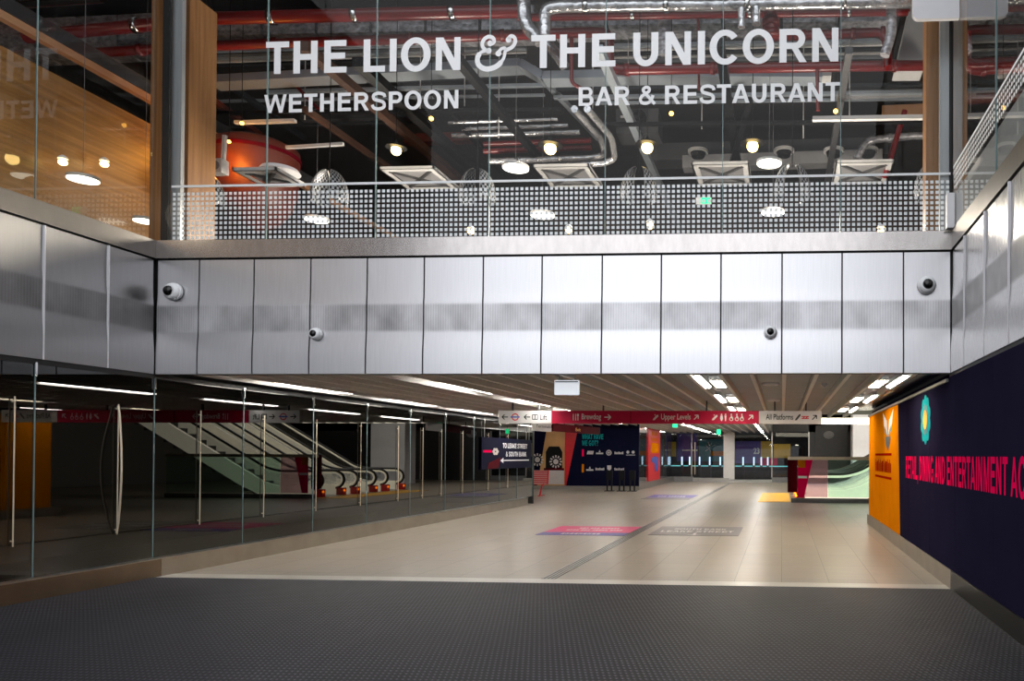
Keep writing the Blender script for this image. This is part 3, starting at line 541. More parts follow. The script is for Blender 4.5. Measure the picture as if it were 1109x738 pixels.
# ceiling cassettes
def cassette(px_, py_, w, label, Yd=12.6):
    if px_ < 300: Yd = 10.7
    c = P(px_, py_, Y=Yd); x0, x1 = c.x-w/2, c.x+w/2; t = thing('ceiling_cassette', c, label, 'air conditioner', 'white ceiling cassettes in the bar')
    z = c.z; d = w; m = MB()
    m.add([(x0, Yd, z), (x1, Yd, z), (x1, Yd+d, z), (x0, Yd+d, z), (x0+.12, Yd+.12, z+.0), (x1-.12, Yd+.12, z), (x1-.12, Yd+d-.12, z), (x0+.12, Yd+d-.12, z)], [(0, 1, 5, 4), (1, 2, 6, 5), (2, 3, 7, 6), (3, 0, 4, 7)])
    m.box(x0, x1, Yd, Yd+.03, z, z+.05); m.box(x0, x0+.03, Yd, Yd+d, z, z+.05); m.box(x1-.03, x1, Yd, Yd+d, z, z+.05); m.build('frame', 'lgrey', t)
    q = MB(); i = .12; zz = z+.02; q.quad((x0+i, Yd+i, zz), (x1-i, Yd+i, zz), (x1-i, Yd+d-i, zz), (x0+i, Yd+d-i, zz)); q.build('grille', 'grey', t)
    s = MB(); s.rod((x0+i, Yd+i, z+.005), (x1-i, Yd+d-i, z+.005), .05, .03); s.rod((x1-i, Yd+i, z+.005), (x0+i, Yd+d-i, z+.005), .05, .03); s.build('cross_vane', 'dgrey', t)
    B(x0+.1, x1-.1, Yd+.25, Yd+d-.1, z+.06, z+.10).build('case', 'lgrey', t)
for a in ((275, 184.5, 'square white ceiling cassette in front of the copper drum'), (440, 183, 'square white ceiling cassette left of the middle, under WETHERSPOON'), (607, 180.5, 'square white ceiling cassette right of the bright oval light, in the middle'), (780, 178, 'square white ceiling cassette left of the right-hand oval light'), (937, 176, 'square white ceiling cassette at the right end of the bar')): cassette(a[0], a[1], 1.0 if a[0] > 300 else .7, a[2])
tag(B(-.7, .15, 14.4, 14.46, 6.98, 6.95).build('menu_screen', 'dgrey'), 'flat dark panel hanging behind the cassette near the right-hand oval light', 'panel')
# pendant bulbs
def pendant(px_, py_, r, label, Yd=11.7, shade=True, g='globe pendant lamps in the bar', name='pendant_lamp'):
    c = P(px_, py_, Y=Yd); t = thing(name, c, label, 'lamp', g)
    MB().ball(c, r, 16, 10).build('bulb', 'bulb' if r > .05 else 'tiny', t)
    cp = MB().lathe(c, [(r*.5, r*.85), (r*.5, r*1.4), (r*.3, r*1.7), (.008, r*2.2)], 14).build('cap', 'black', t)
    if shade: MB().lathe(c, [(r*2.1, r*.5), (r*1.9, r*.8), (r*.5, r*1.2)], 24).build('shade', 'black', t)
    MB().tube([c+Vector((0, 0, r*1.5)), (c.x, c.y, 9.5)], .006, 6).build('cord', 'black', cp)
for a in ((429, 163, .08, 'glowing globe pendant under the second half of WETHERSPOON'), (596, 161, .095, 'glowing globe pendant with black shade beside the bright oval light'), (701, 160, .09, 'glowing globe pendant between the middle and the right-hand cassettes'), (815, 158.5, .09, 'glowing globe pendant above the right-hand oval light')): pendant(*a)
g = 'tiny amber lamps in the bar'
for a in ((467, 128.5, .035, 'tiny amber lamp below the O of WETHERSPOON'), (727, 123, .035, 'tiny amber lamp below the R of RESTAURANT'), (905, 120.5, .035, 'tiny amber lamp below the final T of RESTAURANT'), (262, 133.5, .03, 'tiny amber lamp above the copper drum'), (248, 153.5, .028, 'tiny amber lamp by the loudspeaker bracket'), (228, 169, .026, 'tiny amber lamp left of the loudspeaker')): pendant(*a, shade=False, g=g, name='small_lamp')
g = 'small lamps glowing behind the dotted band'
for x, y, lb in ((510, 251, 'small lamp glowing low behind the dotted band, left one'), (616, 250, 'small lamp glowing low behind the dotted band below the oval light'), (704, 244, 'taller orange lamp glowing behind the dotted band'), (954, 250, 'small lamp glowing behind the dotted band at the right end'), (113, 178, 'small glow built for a lamp reflection over the oak wall, right one'), (68, 176, 'small glow built for a lamp reflection over the oak wall, left one')):
    if x > 200: c = P(x, y, Y=11)
    else: c = P(x, y, X=-9.6)  # added lamps in place of lamp reflections in the left glass
    t = thing('table_lamp', c, lb, 'lamp', g if x > 200 else 'lamp reflections built over the oak wall'); MB().ball(c, .05, 14, 8, (1, 1, 1.3 if x == 704 else .8)).build('glow_shade', 'bulb', t); MB().lathe(c, [(.06, .045), (.05, .07), (.012, .1)], 16).build('cap', 'white', t)
# oval disc lights
def disc(px_, py_, r, label, **k):
    c = P(px_, py_, **k); t = thing('disc_light', c, label, 'light', 'round disc lights in the bar')
    MB().lathe(c, [(r, 0), (r, .02)], 32).build('diffuser', 'disc', t); MB().lathe(c, [(r*1.04, .012), (r*1.04, .05)], 32).build('rim', 'lgrey', t); MB().tube([c+Vector((0, 0, .05)), (c.x, c.y, 9.5)], .003, 6).build('cord', 'grey', t)
disc(558.5, 183, .20, 'bright oval disc light left of the middle cassette', Y=11.5); disc(833, 178, .19, 'bright oval disc light just above the dotted band at right', Y=11.5)
disc(587.5, 234, .21, 'oval disc light seen through the dotted band in the middle', Y=13); disc(837, 231, .20, 'oval disc light seen through the dotted band at right', Y=13); disc(343, 239, .20, 'oval disc light seen through the dotted band at left', Y=13)
disc(90, 195.5, .17, 'oval disc built for a light reflected in the left glass', X=-9.3); disc(157, 240.5, .14, 'lower oval disc built for a light reflected in the left glass near the corner', X=-9.2)  # glowing discs added in place of reflections in the left glass
disc(1079, 178, .17, 'oval disc built for a light reflected in the right side glass', X=2.4)  # glowing disc added in place of a reflection in the right glass
# recessed dark downlights
for x, y, lb in ((756, 166, 'beside the right pendant lamp'), (849, 165, 'right of the right pendant lamp'), (903, 165, 'second right of the right pendant lamp'), (940, 165, 'last before the elbowed pipe')):
    c = P(x, y, Y=14.3); t = thing('downlight', c, f'black round downlight {lb}', 'light', 'black downlights in the bar'); MB().lathe(c, [(.2, 0), (.2, .05)], 24).build('ring', 'lgrey', t); MB().lathe(c, [(.12, -.08), (.15, -.005), (.15, .04)], 24).build('can', 'black', t)
# woven shades: pairs of leaf-shaped lattice shells
def woven(px_, py_, lb, sx=1, Yd=11.2):
    c = P(px_, py_, Y=Yd); t = thing('woven_lamp_shade', c, lb, 'lamp shade', 'silver woven shades hanging in the bar')
    for sd in (-1, 1):
        m = MB(); n = 14; k = 16
        def pt(i, j):
            a = .12+(PI*.62-.12)*i/n; b = (-1.15+2.3*j/k); w = 1+.12*i/n
            return c+Vector((sd*(.035+.22*w*math.sin(a)*math.cos(b)), .22*w*math.sin(a)*math.sin(b), -.25+.38*math.cos(a)))
        for i in range(n):
            for j in range(k):
                if (i+j) % 2: m.add([pt(i, j), pt(i+1, j), pt(i+1, j+1), pt(i, j+1)], [(0, 1, 2, 3)])
        w_ = m.build('woven_leaf', 'weave', t); m = MB()
        for i in range(n):
            for j in range(k):
                if not (i+j) % 2: m.add([pt(i, j), pt(i+1, j), pt(i+1, j+1), pt(i, j+1)], [(0, 1, 2, 3)])
        m.build('lining', 'black', w_)
        q = MB()
        for j in (0, k): q.tube([pt(i, j) for i in range(n+1)], .007, 6)
        q.build('rim', 'steel', w_)
    MB().tube([c+Vector((0, 0, .08)), (c.x, c.y, 9.5)], .007, 6).build('cord', 'black', t)
for x, y, lb in ((222, 196, 'silver woven shade at the oak column'), (357, 193, 'silver woven shade right of the copper drum'), (517, 192, 'silver woven shade left of the bright oval light'), (692, 190, 'silver woven shade under the third globe pendant'), (858, 187, 'silver woven shade beside the right-hand oval light'), (1010, 187, 'silver woven shade by the right timber post')): woven(x, y, lb)
c = P(762, 217.5, Y=15); t = thing('exit_sign', c, 'small green exit sign seen through the dotted band', 'exit sign'); B(c.x-.16, c.x+.16, c.y, c.y+.04, c.z-.07, c.z+.07).build('case', 'white', t); B(c.x-.05, c.x+.14, c.y-.006, c.y, c.z-.06, c.z+.06).build('lit_face', 'green', t)

# ------------------------------------------------------------------ passage: shell and ceiling
PC = 2.82
struct('ceiling', MB().box(-13, .3, YF+.12, 25, PC, PC+.1).box(.3, XR+.05, YF+.12, 21, PC, PC+.1), 'panel')
struct('ceiling_far', B(-14, -.6, 25, 54, 3.12, 3.25), 'panel'); struct('ceiling_right', B(XR+.05, 17, YRE, 21, PC, PC+.1), 'panel'); struct('ceiling_void', B(-.7, 17, 20.9, 54, 6.4, 6.6), 'dgrey')
struct('wall_void_side', MB().box(-.7, -.6, 25, 54, 3.25, 6.4).box(.2, .3, 21, 25, PC+.1, 6.4).box(-.7, .3, 24.9, 25, PC+.1, 6.4), 'plaster'); struct('wall_void_front', B(.2, 17, 20.9, 21.0, PC+.1, 6.4), 'dgrey')
m = MB(); x = -8.07
while x < 2.0:
    m.box(x-.028, x+.028, YF+.13, 24.9 if x < .25 else 20.95, 2.715, PC); x += .426
struct('trim_ceiling_battens', m, 'batten', 'pale ceiling battens running away from us under the passage ceiling')
m = MB(); x = -13.2
while x < -.65:
    m.box(x-.028, x+.028, 25.1, 45.6, 3.03, 3.12); x += .426
struct('trim_far_ceiling_battens', m, 'batten')
struct('wall_left_shop_end', B(-13, XL+.02, YLE, YLE+.06, 0, PC), 'dgrey')
struct('wall_far_left', B(-14.1, -14, 24, 54, 0, 3.2), 'plaster'); struct('wall_far_back', B(-14, 17, 53.9, 54, 0, 6.4), 'dgrey'); struct('wall_far_right', B(16.9, 17, 18, 54, 0, 6.4), 'plaster')
struct('wall_right_end', B(XR+.12, 17, YRE-.12, YRE, 0, PC), 'plaster')
# left shop: dark interior behind the tinted glass
struct('wall_left_shop_back', B(-11.6, -11.5, 2, YLE, 0, PC), 'black'); struct('ceiling_left_shop', B(-11.6, XL-.12, 2, YF+.12, 2.86, 2.96), 'black'); struct('wall_left_shop_near', B(-11.6, XL, 1.9, 2, 0, PC), 'black')
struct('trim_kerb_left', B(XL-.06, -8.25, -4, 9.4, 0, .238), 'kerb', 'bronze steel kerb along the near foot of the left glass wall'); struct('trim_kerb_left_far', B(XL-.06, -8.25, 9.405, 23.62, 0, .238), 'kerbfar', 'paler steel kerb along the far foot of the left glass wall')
struct('trim_kerb_left_cap', B(XL-.06, -8.235, -4, 23.64, .238, .25), 'steel')
struct('trim_glass_head', B(XL-.06, XL+.015, 2, YLE, 2.64, 2.70), 'dark')
jy = [4.6, 6.2, 7.82, 9.40, 11.04, 12.76, 14.47, 16.21, 17.95, 19.66, 21.5, 22.96, 24.41]
hy = {1: [7.58], 2: [8.84], 3: [10.16], 4: [11.47], 5: [12.81, 14.21], 6: [15.65], 7: [16.75, 17.7], 8: [18.9], 9: [20.6], 10: [22.1]}
for i in range(12):
    a, b = jy[i], jy[i+1]
    o = struct(f'door_{i+1}', MB().quad((XL, a, .25), (XL, b, .25), (XL, b, 2.64), (XL, a, 2.64)), 'shopglass', f'dark tinted glass door leaf of the left shop wall, {ORD[i]} from the near end')
    B(XL-.004, XL+.008, b-.006, b+.006, .25, 2.64).build('glass_edge', 'edge', o)
    B(XL+.012, XL+.02, b-.012, b+.012, 2.5, 2.66).build('patch_fitting', 'chrome', o)
    for h in hy.get(i, []):
        q = MB(); z0, z1 = .62, 2.26; q.tube([(XL+.03, h, z0), (XL+.03, h, z1)], .007, 8)
        for z in (z0+.06, z1-.06): q.tube([(XL, h, z), (XL+.035, h, z)], .008, 6)
        if i == 2: q.tube([(XL+.035, h-.01, z0+.02)]+[(XL+.035+.10*math.sin(PI*k/12), h-.06*math.sin(PI*k/12), z0+.02+(z1-z0-.04)*k/12) for k in range(1, 12)]+[(XL+.035, h-.01, z1-.02)], .012, 8)
        q.build('handle', 'rail', o)
# hanging board on the end of the glass wall
s = thing('hanging_sign', (XL+.06, 22, 1.6), 'navy sign TO LEAKE STREET & SOUTH BANK on the left glass wall', 'sign')
a, b = P(522, 473.5, X=XL+.05), P(575.5, 477.5, X=XL+.05); ya, yb = a.y, b.y; zt = a.z; zb = P(522, 509, X=XL+.05).z
B(XL+.03, XL+.05, ya, yb, zb, zt).build('board', 'navy2', s)
L = yb-ya; hh = zt-zb
m = MB(); q = XL+.053
text(m, 'TO LEAKE STREET', (q, ya+L*.38, zb+hh*.68), Y_, Z, hh*.16, L*.52); text(m, '& SOUTH BANK', (q, ya+L*.44, zb+hh*.40), Y_, Z, hh*.16, L*.44); m.build('lettering', 'letter', s)
m = MB(); m.box(q, q+.003, ya+L*.36, ya+L*.94, zb+hh*.255, zb+hh*.285); m.prism([(q, ya+L*.33, zb+hh*.27), (q, ya+L*.39, zb+hh*.36), (q, ya+L*.39, zb+hh*.18)], (.003, 0, 0)); m.build('arrow', 'letter', s)
m = MB(); c = Vector((q, ya+L*.24, zb+hh*.56))
for k in range(6): m.prism([c+Vector((0, .0+L*.035*math.cos(k*PI/3+u)+L*.025*math.cos(2*PI*j/10), hh*.07*math.sin(k*PI/3+u)+hh*.05*math.sin(2*PI*j/10))) for j in range(10) for u in (0,)], (.002, 0, 0))
m.build('flower_mark', 'palewhite', s)
B(q, q+.002, ya+L*.02, ya+L*.17, zb+hh*.53, zb+hh*.60).build('pink_bar', 'pink', s)
MB().prism([(q, ya+L*.1, zb+hh*.02), (q, ya+L*.3, zb+hh*.02), (q, ya+L*.34, zb+hh*.38), (q, ya+L*.12, zb+hh*.2)], (.0015, 0, 0)).build('red_wedge', 'darkred', s)
for y in (ya+.2, yb-.2): B(XL+.035, XL+.045, y-.008, y+.008, zt, 2.7).build('hanger', 'steel', s)

# ------------------------------------------------------------------ right side hoarding
struct('trim_kerb_right', MB().box(2.09, XR+.1, -4, 9.3, 0, .238), 'kerbdark', 'dark kerb along the near foot of the right hoarding'); struct('trim_kerb_right_far', MB().box(2.09, XR+.1, 9.305, 18.3, 0, .238), 'kerbfar', 'stone-grey kerb along the far foot of the right hoarding')  # near part of the kerb coloured darker than the far part
struct('wall_right', B(XR+.035, XR+.12, -4, YRE-.12, .2, 2.72), 'navy')
struct('trim_right_head', B(XR-.05, XR+.02, YF+.1, YRE, 2.60, 2.64), 'grey'); struct('trim_right_soffit', B(1.75, XR+.02, YF+.13, YRE, 2.76, 2.80), 'chrome')
struct('trim_right_fascia_gap', B(XR-.012, XR+.03, 2, YF+.1, 2.655, 2.70), 'dark')
by = [18.05, 15.63, 14.2]; zb, zt = .238, 2.6
oy = [(18.05, 16.9, 'narrow orange hoarding panel at the far corner of the right wall'), (16.89, 15.42, 'orange hoarding panel carrying the winged emblem')]
g = 'orange hoarding panels'
for a, b, lb in oy: tag(B(XR-.02, XR+.02, b, a, zb, zt).build('hoarding_panel', 'orange'), lb, 'hoarding panel', g)
tag(MB().prism([(XR-.02, 15.41, zb), (XR-.02, 13.33, zb), (XR-.02, 13.62, zt), (XR-.02, 15.41, zt)], (.04, 0, 0)).build('hoarding_panel', 'orange'), 'orange hoarding panel with a slanting edge against the navy wall', 'hoarding panel', g)
g = 'navy hoarding panels'
tag(MB().prism([(XR-.02, 13.32, zb), (XR-.02, 12.5, zb), (XR-.02, 12.5, zt), (XR-.02, 13.61, zt)], (.04, 0, 0)).build('hoarding_panel', 'navy'), 'slanting navy panel beside the orange hoarding, under the first letters RE', 'hoarding panel', g)
for a, b, lb in ((12.49, 11.4, 'navy panel bearing the letters AIL, left of the teal flower'), (11.39, 10.72, 'narrow navy panel behind the teal flower'), (10.71, 9.16, 'navy panel behind the word AND'), (9.15, 7.52, 'navy panel behind the word ENTERTAINMENT'), (7.51, 5.9, 'navy panel behind the letters AC at the right edge'), (5.89, 4.2, 'navy panel nearest the camera on the right')):
    tag(B(XR-.02, XR+.02, b, a, zb, zt if b > 9.3 else 2.655).build('hoarding_panel', 'navy'), lb, 'hoarding panel', g)
q = XR-.024
words('wall_lettering', 'RETAIL, DINING AND ENTERTAINMENT ACROSS', (q, 12.70, 1.285), -Y_, .365, 7.05, 'pink', 'pink capitals RETAIL, DINING AND ENTERTAINMENT on the navy hoarding', 'lettering')
c = Vector((q, 11.0, 2.19)); t = thing('flower_emblem', c-Vector((0, 0, .36)), 'teal flower emblem with yellow centre on the navy hoarding', 'emblem')
def lobes(c, R, n, amp, d, ph=0): return [c+Vector((d, R*(.92+amp*1.6*abs(math.cos(n*a/2)))*math.cos(a+ph), R*(.92+amp*1.6*abs(math.cos(n*a/2)))*math.sin(a+ph))) for a in [2*PI*k/96 for k in range(96)]]
MB().prism(lobes(c, .34, 10, .10, 0, .3), (.003, 0, 0)).build('petals', 'teal', t); MB().prism(lobes(c, .235, 10, .05, -.003, .3), (.003, 0, 0)).build('inner_petals', 'tealdark', t); MB().prism(lobes(c, .15, 5, .03, -.006), (.003, 0, 0)).build('centre', 'yellow', t)
# winged emblem and rust lettering on the orange panel
c0 = P(961.5, 470, X=q); t = thing('winged_emblem', c0, 'pale winged emblem above the rust red lettering on the orange hoarding', 'emblem')
for sd in (-1, 1):
    m = MB()
    for k in range(4):
        y0 = sd*(.05+k*.13); m.prism([c0+Vector((0, y0, -.06+.06*k)), c0+Vector((0, y0+sd*.12, -.02+.07*k)), c0+Vector((0, y0+sd*.26, .30+.05*k)), c0+Vector((0, y0+sd*.13, .27+.04*k))], (.003, 0, 0))
    m.build('wing', 'palewhite', t)
    MB().prism([c0+Vector((-.002, sd*.03, -.06)), c0+Vector((-.002, sd*.42, .04)), c0+Vector((-.002, sd*.36, .16))], (.003, 0, 0)).build('wing_shade', 'tealdark', t)
MB().prism([c0+Vector((-.002, -.36, -.06)), c0+Vector((-.002, .36, -.06)), c0+Vector((-.002, .3, -.2)), c0+Vector((-.002, 0, -.34)), c0+Vector((-.002, -.3, -.2))], (.003, 0, 0)).build('shield', 'dgrey', t)
a, b = P(948, 494, X=q), P(965.5, 494.5, X=q); L = a.y-b.y
t = thing('rust_lettering', (q, a.y, 1.5), 'rust red boxed lettering between two bars on the orange hoarding', 'lettering')
for z in (1.66, 1.19): B(q-.002, q+.001, b.y, a.y, z, z+.05).build('bar', 'rust', t)
m = MB(); text(m, '%#%%#%#%%', (q-.002, a.y-.02, 1.31), -Y_, Z, .28, L-.05); m.build('lettering', 'rust', t)

# ------------------------------------------------------------------ passage ceiling lights
def strip_light(x, y, z, L, label, w=.13, g='linear ceiling lights'):
    t = thing('linear_light', (x, y+L/2, z), label, 'light', g); B(x-w/2, x+w/2, y, y+L, z-.012, z+.012).build('diffuser', 'strip', t); B(x-w/2-.02, x+w/2+.02, y-.03, y+L+.03, z+.008, z+.09).build('housing', 'lgrey', t); return t
rows = [(-7.75, 'in the row along the left glass'), (-5.15, 'in the row left of the middle'), (-1.03, 'in the row left of the drain line of signs'), (1.70, 'in the row beside the orange hoarding')]
rows[2] = (-1.20, 'in the row over the middle of the floor')
for x, lb in rows:
    src = None
    for k in range(3 if x > 1 else 4):
        y = (10.95 if x < -2 else 10.2)+k*3.3; s = f'linear ceiling light {lb}, {ORD[k]} from the fascia'
        if src is None: src = strip_light(x, y, 2.745, 2.05 if x < -2 else 1.6, s, .13 if x < -2 else .10)
        else: dup(src, (0, k*3.3, 0), s)
for x, lb in ((-10.2, 'leftmost far row'), (-7.2, 'far row before the navy board'), (-4.4, 'far row over the glazed end wall'), (-1.2, 'far row beside the escalators')):
    src = None
    for k in range(5):
        s = f'distant ceiling light in the {lb}, {ORD[k]} from the front'
        if src is None: src = strip_light(x, 26.4, 3.05, 2.2, s)
        else: dup(src, (0, k*4, 0), s)
sq = None
for x, lb in ((-.97, 'beside the middle row of linear lights'), (1.44, 'beside the orange hoarding')):
    for k in range(3):
        y = 11.25+k*3.2; s = f'short bright ceiling light {lb}, {ORD[k]} from the fascia'
        if sq is None:
            sq = thing('short_linear_light', (x, y, 2.75), s, 'light', 'short ceiling lights'); B(x-.08, x+.08, y-.5, y+.5, 2.735, 2.75).build('diffuser', 'spot', sq); B(x-.10, x+.10, y-.52, y+.52, 2.742, 2.81).build('housing', 'lgrey', sq); first = (x, y)
        else: dup(sq, (x-first[0], y-first[1], 0), s)
for x, y, r, lb in ((834.5, 416.5, .14, 'flat white round ceiling speaker nearest the fascia'), (838, 434, .14, 'flat white round ceiling speaker further back'), (893, 417, .05, 'small white smoke detector in the passage ceiling')):
    c = P(x, y, Z=2.80); t = thing('ceiling_speaker' if r > .1 else 'smoke_detector', c, lb, 'ceiling speaker' if r > .1 else 'smoke detector'); MB().lathe(c, [(r, .02), (r*.97, -.01), (r*.8, -.016)], 28).build('rim', 'white', t); MB().lathe(c, [(r*.8, -.012), (r*.4, -.02 if r > .1 else -.05), (.001, -.022 if r > .1 else -.052)], 28).build('grille', 'offwhite', t)
# luminous cove at the escalator opening
tag(B(-.5, 7.2, 34.3, 34.36, 3.12, 3.40).build('luminous_cove', 'cove'), 'long glowing cove strip behind the escalators', 'light')
tag(B(1.2, 14, 44.8, 44.9, 4.2, 4.5).build('luminous_cove', 'cove'), 'glowing strip high on the wall behind the escalators', 'light')

# ------------------------------------------------------------------ hanging signs
YH = 15.685
def board(name, x0, x1, z0, z1, y, mat, label, hang=True):
    t = thing(name, ((x0+x1)/2, y, z0), label, 'sign', None); B(x0, x1, y, y+.12, z0, z1).build('board', mat, t)
    if hang:
        for x in (x0+.25*(x1-x0), x1-.25*(x1-x0)): B(x-.015, x+.015, y+.04, y+.08, z1, 2.82).build('hanger', 'dgrey', t)
    return t
def arrow(mb, c, s, ang, w=.16):
    """c centre, s size; shaft and two barbs in the XZ plane"""
    d = Vector((math.cos(ang), 0, math.sin(ang))); n = Vector((-d.z, 0, d.x)); a, b = c-d*s*.5, c+d*s*.5; k = s*w
    for p, q in ((a, b), (b, b-d*s*.42+n*s*.40), (b, b-d*s*.42-n*s*.40)):
        e = (q-p).normalized(); f = Vector((-e.z, 0, e.x))*k/2; mb.add([p-f, q-f, q+f, p+f], [(0, 1, 2, 3)])
zc = (2.321+2.6)/2; yq = YH-.006
def PX(x): return P(x, 452, Y=YH).x
t = board('directional_sign', PX(540), PX(597), 2.325, 2.6, YH, 'offwhite', 'white hanging sign with a left arrow and Lift, left end of the sign row')
m = MB(); arrow(m, Vector((PX(547), yq, zc)), .13, PI); arrow(m, Vector((PX(571), yq, zc)), .13, PI); m.build('arrow', 'black', t)
m = MB(); c = Vector((PX(558), yq, zc))
m.add([c+Vector((r*math.cos(a), 0, r*math.sin(a))) for a in [2*PI*k/28 for k in range(28)] for r in (.055, .08)], [(2*k, 2*k+1, (2*k+3) % 56, (2*k+2) % 56) for k in range(28)]); rr = m.build('roundel_ring', 'bench', t)
MB().quad(*[c+Vector((x, -.002, z)) for x, z in ((-.1, -.014), (.1, -.014), (.1, .014), (-.1, .014))]).build('roundel_bar', 'blue', rr)
m = MB(); c = Vector((PX(579.5), yq, zc)); 
for z in (-.05, .05): m.quad(*[c+Vector((x, 0, z+w)) for x, w in ((-.06, -.008), (.06, -.008), (.06, .008), (-.06, .008))])
for x in (-.055, .0, .055): m.quad(*[c+Vector((x+w, 0, z)) for w, z in ((-.008, -.05), (.008, -.05), (.008, .05), (-.008, .05))])
m.build('lift_symbol', 'black', t); soft_text('lettering', 'Lift', (PX(585), yq, zc-.06), X, Z, .17, PX(592.5)-PX(585), 'black', t)
t = board('directional_sign', PX(597)+.004, PX(822)-.004, 2.325, 2.6, YH, 'signred', 'long crimson hanging sign reading Brewdog and Upper Levels')
soft_text('lettering', 'Brewdog', (PX(630), yq, zc-.045), X, Z, .17, PX(651)-PX(630), 'palewhite', t, .015); soft_text('lettering', 'Upper Levels', (PX(716), yq, zc-.045), X, Z, .17, PX(748)-PX(716), 'palewhite', t, .012)
m = MB(); arrow(m, Vector((PX(658), yq, zc)), .14, 0); arrow(m, Vector((PX(754), yq, zc)), .13, PI/4); arrow(m, Vector((PX(813), yq, zc)), .13, PI/4); m.build('arrow', 'palewhite', t)
m = MB()
for x in (PX(621), PX(623.6)): m.quad(*[(x+a, yq, zc+b) for a, b in ((-.008, -.07), (.008, -.07), (.008, .07), (-.008, .07))])
m.quad(*[(PX(626)+a, yq, zc+b) for a, b in ((-.008, -.07), (.008, -.07), (.008, .03), (-.008, .03))]); m.add([(PX(626)+.022*math.cos(a), yq, zc+.045+.03*math.sin(a)) for a in [2*PI*k/12 for k in range(12)]], [tuple(range(12))]); m.build('cutlery_symbol', 'palewhite', t)
for x in (710, 774):        # escalator pictograms
    m = MB(); c = Vector((PX(x), yq, zc)); m.add([c+Vector(p) for p in ((-.06, 0, -.06), (-.02, 0, -.06), (.06, 0, .02), (.06, 0, .05), (.03, 0, .05), (-.05, 0, -.03))], [(0, 1, 2, 3, 4, 5)]); m.add([c+Vector((-.01+.014*math.cos(a), 0, .05+.014*math.sin(a))) for a in [2*PI*k/10 for k in range(10)]], [tuple(range(10))]); m.build('escalator_symbol', 'palewhite', t)
for x, kind in ((781.5, 0), (785.8, 1), (792, 2), (798, 3), (803.5, 2)):
    m = MB(); c = Vector((PX(x), yq, zc)); m.add([c+Vector((.016*math.cos(a), 0, .062+.016*math.sin(a))) for a in [2*PI*k/10 for k in range(10)]], [tuple(range(10))])
    if kind < 2: m.add([c+Vector(p) for p in ((-.022, 0, .04), (.022, 0, .04), (.014 if kind else .03, 0, -.03), (.01, 0, -.075), (-.01, 0, -.075), (-.014 if kind else -.03, 0, -.03))], [(0, 1, 2, 3, 4, 5)])
    else:
        m.add([c+Vector(p) for p in ((-.012, 0, .04), (.012, 0, .04), (.04, 0, -.02), (.03, 0, -.03), (-.012, 0, -.01))], [(0, 1, 2, 3, 4)])
        m.add([c+Vector((r*math.cos(a), 0, -.035+r*math.sin(a))) for a in [2*PI*k/16 for k in range(16)] for r in (.028, .042)], [(2*k, 2*k+1, (2*k+3) % 32, (2*k+2) % 32) for k in range(16)])
    m.build('person_symbol', 'palewhite', t)
B(PX(683)-.006, PX(683)+.006, YH-.004, YH, 2.33, 2.595).build('panel_seam', 'darkred', t)
t = board('directional_sign', PX(822), PX(890), 2.325, 2.6, YH, 'offwhite', 'white hanging sign All Platforms, right end of the sign row')
soft_text('lettering', 'All Platforms', (PX(829.5), yq, zc-.045), X, Z, .17, PX(859)-PX(829.5), 'black', t); m = MB(); arrow(m, Vector((PX(882), yq, zc)), .13, PI/4); m.build('arrow', 'black', t)
m = MB(); c = Vector((PX(864), yq, zc)); m.add([c+Vector(p) for p in ((-.06, 0, -.06), (-.02, 0, -.06), (.06, 0, .04), (.06, 0, .07), (.03, 0, .07), (-.05, 0, -.03))], [(0, 1, 2, 3, 4, 5)]); m.build('escalator_symbol', 'dgrey', t)
m = MB(); c = Vector((PX(872), yq, zc))
for z in (.022, -.022): m.quad(*[c+Vector((x, 0, z+w)) for x, w in ((-.08, -.009), (.08, -.009), (.08, .009), (-.08, .009))])
m.add([c+Vector(p) for p in ((-.07, 0, -.022), (-.04, 0, -.022), (.01, 0, .022), (-.02, 0, .022))], [(0, 1, 2, 3)]); m.add([c+Vector(p) for p in ((-.01, 0, -.022), (.02, 0, -.022), (.07, 0, .022), (.04, 0, .022))], [(0, 1, 2, 3)]); m.build('rail_symbol', 'bench', t)
# blank white board just inside the fascia
a, b = P(600.5, 412, Y=9.9), P(627, 428, Y=9.9)
t = thing('hanging_board', (a.x, 9.9, b.z), 'small blank white board hanging just behind the fascia', 'sign'); B(a.x, b.x, 9.9, 9.93, b.z, a.z).build('board', 'glowwhite', t); B(a.x+.01, b.x-.01, 9.895, 9.9, a.z-.03, a.z-.015).build('top_channel', 'dgrey', t)  # board material given emission so its white looks brighter
for x in (a.x+.06, b.x-.06): B(x-.006, x+.006, 9.91, 9.92, a.z, 2.82).build('hanger', 'steel', t)
# angled sign behind
a, b, c2 = P(577.5, 463, Y=20), P(597, 464.3, Y=21.2), P(650, 467, Y=24.6)
def slab(p, q, z0, z1, mat, name, parent): d = (q-p); n = Vector((d.y, -d.x, 0)).normalized()*.05; return MB().prism([(p.x, p.y, z0), (q.x, q.y, z0), (q.x, q.y, z1), (p.x, p.y, z1)], n*-1).build(name, mat, parent)
t = thing('directional_sign', (a.x, a.y, 2.31), 'pale angled sign with small dark lettering behind the Lift sign', 'sign'); slab(a, b, 2.31, 2.55, 'palewhite', 'board', t)
soft_text('lettering', 'Terminals', (a.x+.08, a.y-.01, 2.40), b-a, Z, .12, (b-a).length*.82, 'dgrey', t); B(a.x+.1, a.x+.12, a.y+.1, a.y+.12, 2.55, 2.82).build('hanger', 'dgrey', t)
b2 = b+Vector((.03, .1, 0)); t = thing('directional_sign', (b2.x, b2.y, 2.33), 'deep red angled sign with tiny yellow letters above the watch poster', 'sign'); slab(b2, c2, 2.33, 2.57, 'darkred', 'board', t)
